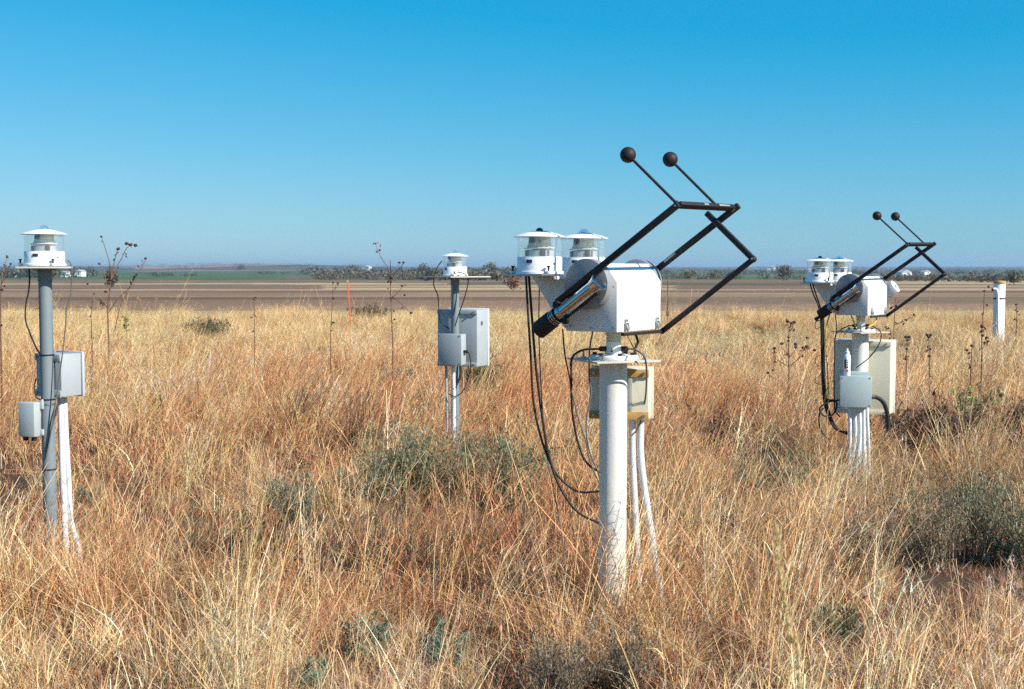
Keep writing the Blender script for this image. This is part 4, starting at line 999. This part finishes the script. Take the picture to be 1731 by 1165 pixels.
def tree(px, d, w, h, cols, label, trunk=.25):
    x = b_(px) * d; z = ground_z(x, d)
    root = empty('field_tree', (x, d, z), 0); tag(root, label, 'tree', 'single trees and bushes in the fields')
    B().cyl((0, 0, -.3), (0, 0, h * .5), h * .035, h * .015, n=8).build('trunk', M['stalk'], root)
    link('crown', np_mesh('crown', *crown(0, 0, h * trunk * .4, w, h, 600, cols, h * .14)), M['leaf'], root)
tree(868, 172, 2.0, 1.9, [(.30, .13, .07), (.24, .12, .07)], 'small russet bush in the field left of the nearest tracker')
tree(1165, 520, 8, 4.4, [YE, OL], 'yellowish tree clump right of the nearest tracker')
tree(1205, 560, 6, 4.0, [OL, YE], 'olive tree right of the yellowish clump')
tree(1325, 520, 7, 5.6, [DK, RD], 'dark bushy tree left of the second tracker')
tree(1235, 520, 5, 3.4, [DK, OL], 'small dark tree under the long black bar')
tree(1713, 300, 3.4, 3.2, [DK, RD], 'round dark bush right of the white pipe post')
tree(598, 900, 9, 8, [YE, RD], 'autumn coloured tree above the orange stake')
tree(715, 760, 8, 7.5, [DK], 'dark round tree left of the middle pyranometer')
tree(830, 800, 9, 8.5, [YE, OL], 'yellow olive tree right of the middle pyranometer')
tree(188, 230, 2.2, 3.0, [DK, RD], 'small dark bush in the field behind the sunflower stalks')
tree(408, 2300, 20, 10, [DK], 'lone dark tree on the bare slope at left')
def farm(px, d, w, dp, h, label, cols=('house', 'roof'), zoff=0.0):
    x = b_(px) * d; z = ground_z(x, d) + zoff
    root = empty('farm_building', (x, d, z), R(U_(-25, 25))); tag(root, label, 'farm building', 'distant farm buildings')
    B().box((0, 0, h / 2 - .5), (w, dp, h + 1)).build('wall', M[cols[0]], root)
    B().prism([(-w / 2 - .4, h), (w / 2 + .4, h), (0, h + w * .22)], -dp / 2 - .4, dp / 2 + .4).build('roof', M[cols[1]], root)
    B().box((w * .1, -dp / 2 - .03, h * .42), (w * .16, .1, h * .7)).build('door', M['cable_grey'], root)
farm(62, 860, 6, 8, 2.4, 'white farm building at the far left edge', zoff=1.0); farm(18, 870, 5, 8, 2.6, 'smaller white farm building at the far left edge', zoff=1.2)
farm(112, 840, 4, 6, 2.4, 'white shed just right of the left mast', zoff=1.2); farm(137, 850, 5, 6, 2.6, 'second white shed right of the left mast', zoff=1.6)
farm(621, 2200, 12, 15, 5, 'white farmhouse on the skyline above the orange stake', zoff=3)
farm(1303, 2000, 11, 14, 3.5, 'white barn on the horizon between the two trackers', zoff=4)
farm(1527, 1250, 11, 10, 2.2, 'pale barn right of the white radiometer', zoff=.6); farm(1563, 1250, 7, 7, 2.2, 'small pale shed in the trees near the far right', zoff=1)
x = b_(822) * 700; root = empty('white_mast', (x, 700, ground_z(x, 700)), 0); tag(root, 'thin white mast far away right of the middle pyranometer', 'mast')
B().cyl((0, 0, 0), (0, 0, 5.2), .28, .2, n=10).build('shaft', M['house'], root); B().box((0, 0, .3), (1, 1, .6)).build('footing', M['roof'], root)

# ------------------------------------------------------------------ haze
hz = B().box((0, 3950, 12), (13000, 8100, 50)).build('haze', None); tag(hz, 'thin blue air over the whole plain', 'haze', kind='stuff')
hm = bpy.data.materials.new('haze'); hm.use_nodes = True; hn = hm.node_tree.nodes; hn.clear()
pv = hn.new('ShaderNodeVolumePrincipled'); pv.inputs['Color'].default_value = (.55, .75, 1.0, 1); pv.inputs['Density'].default_value = 0.00014; pv.inputs['Anisotropy'].default_value = 0.2
ho = hn.new('ShaderNodeOutputMaterial'); hm.node_tree.links.new(pv.outputs[0], ho.inputs['Volume']); hz.data.materials.append(hm)
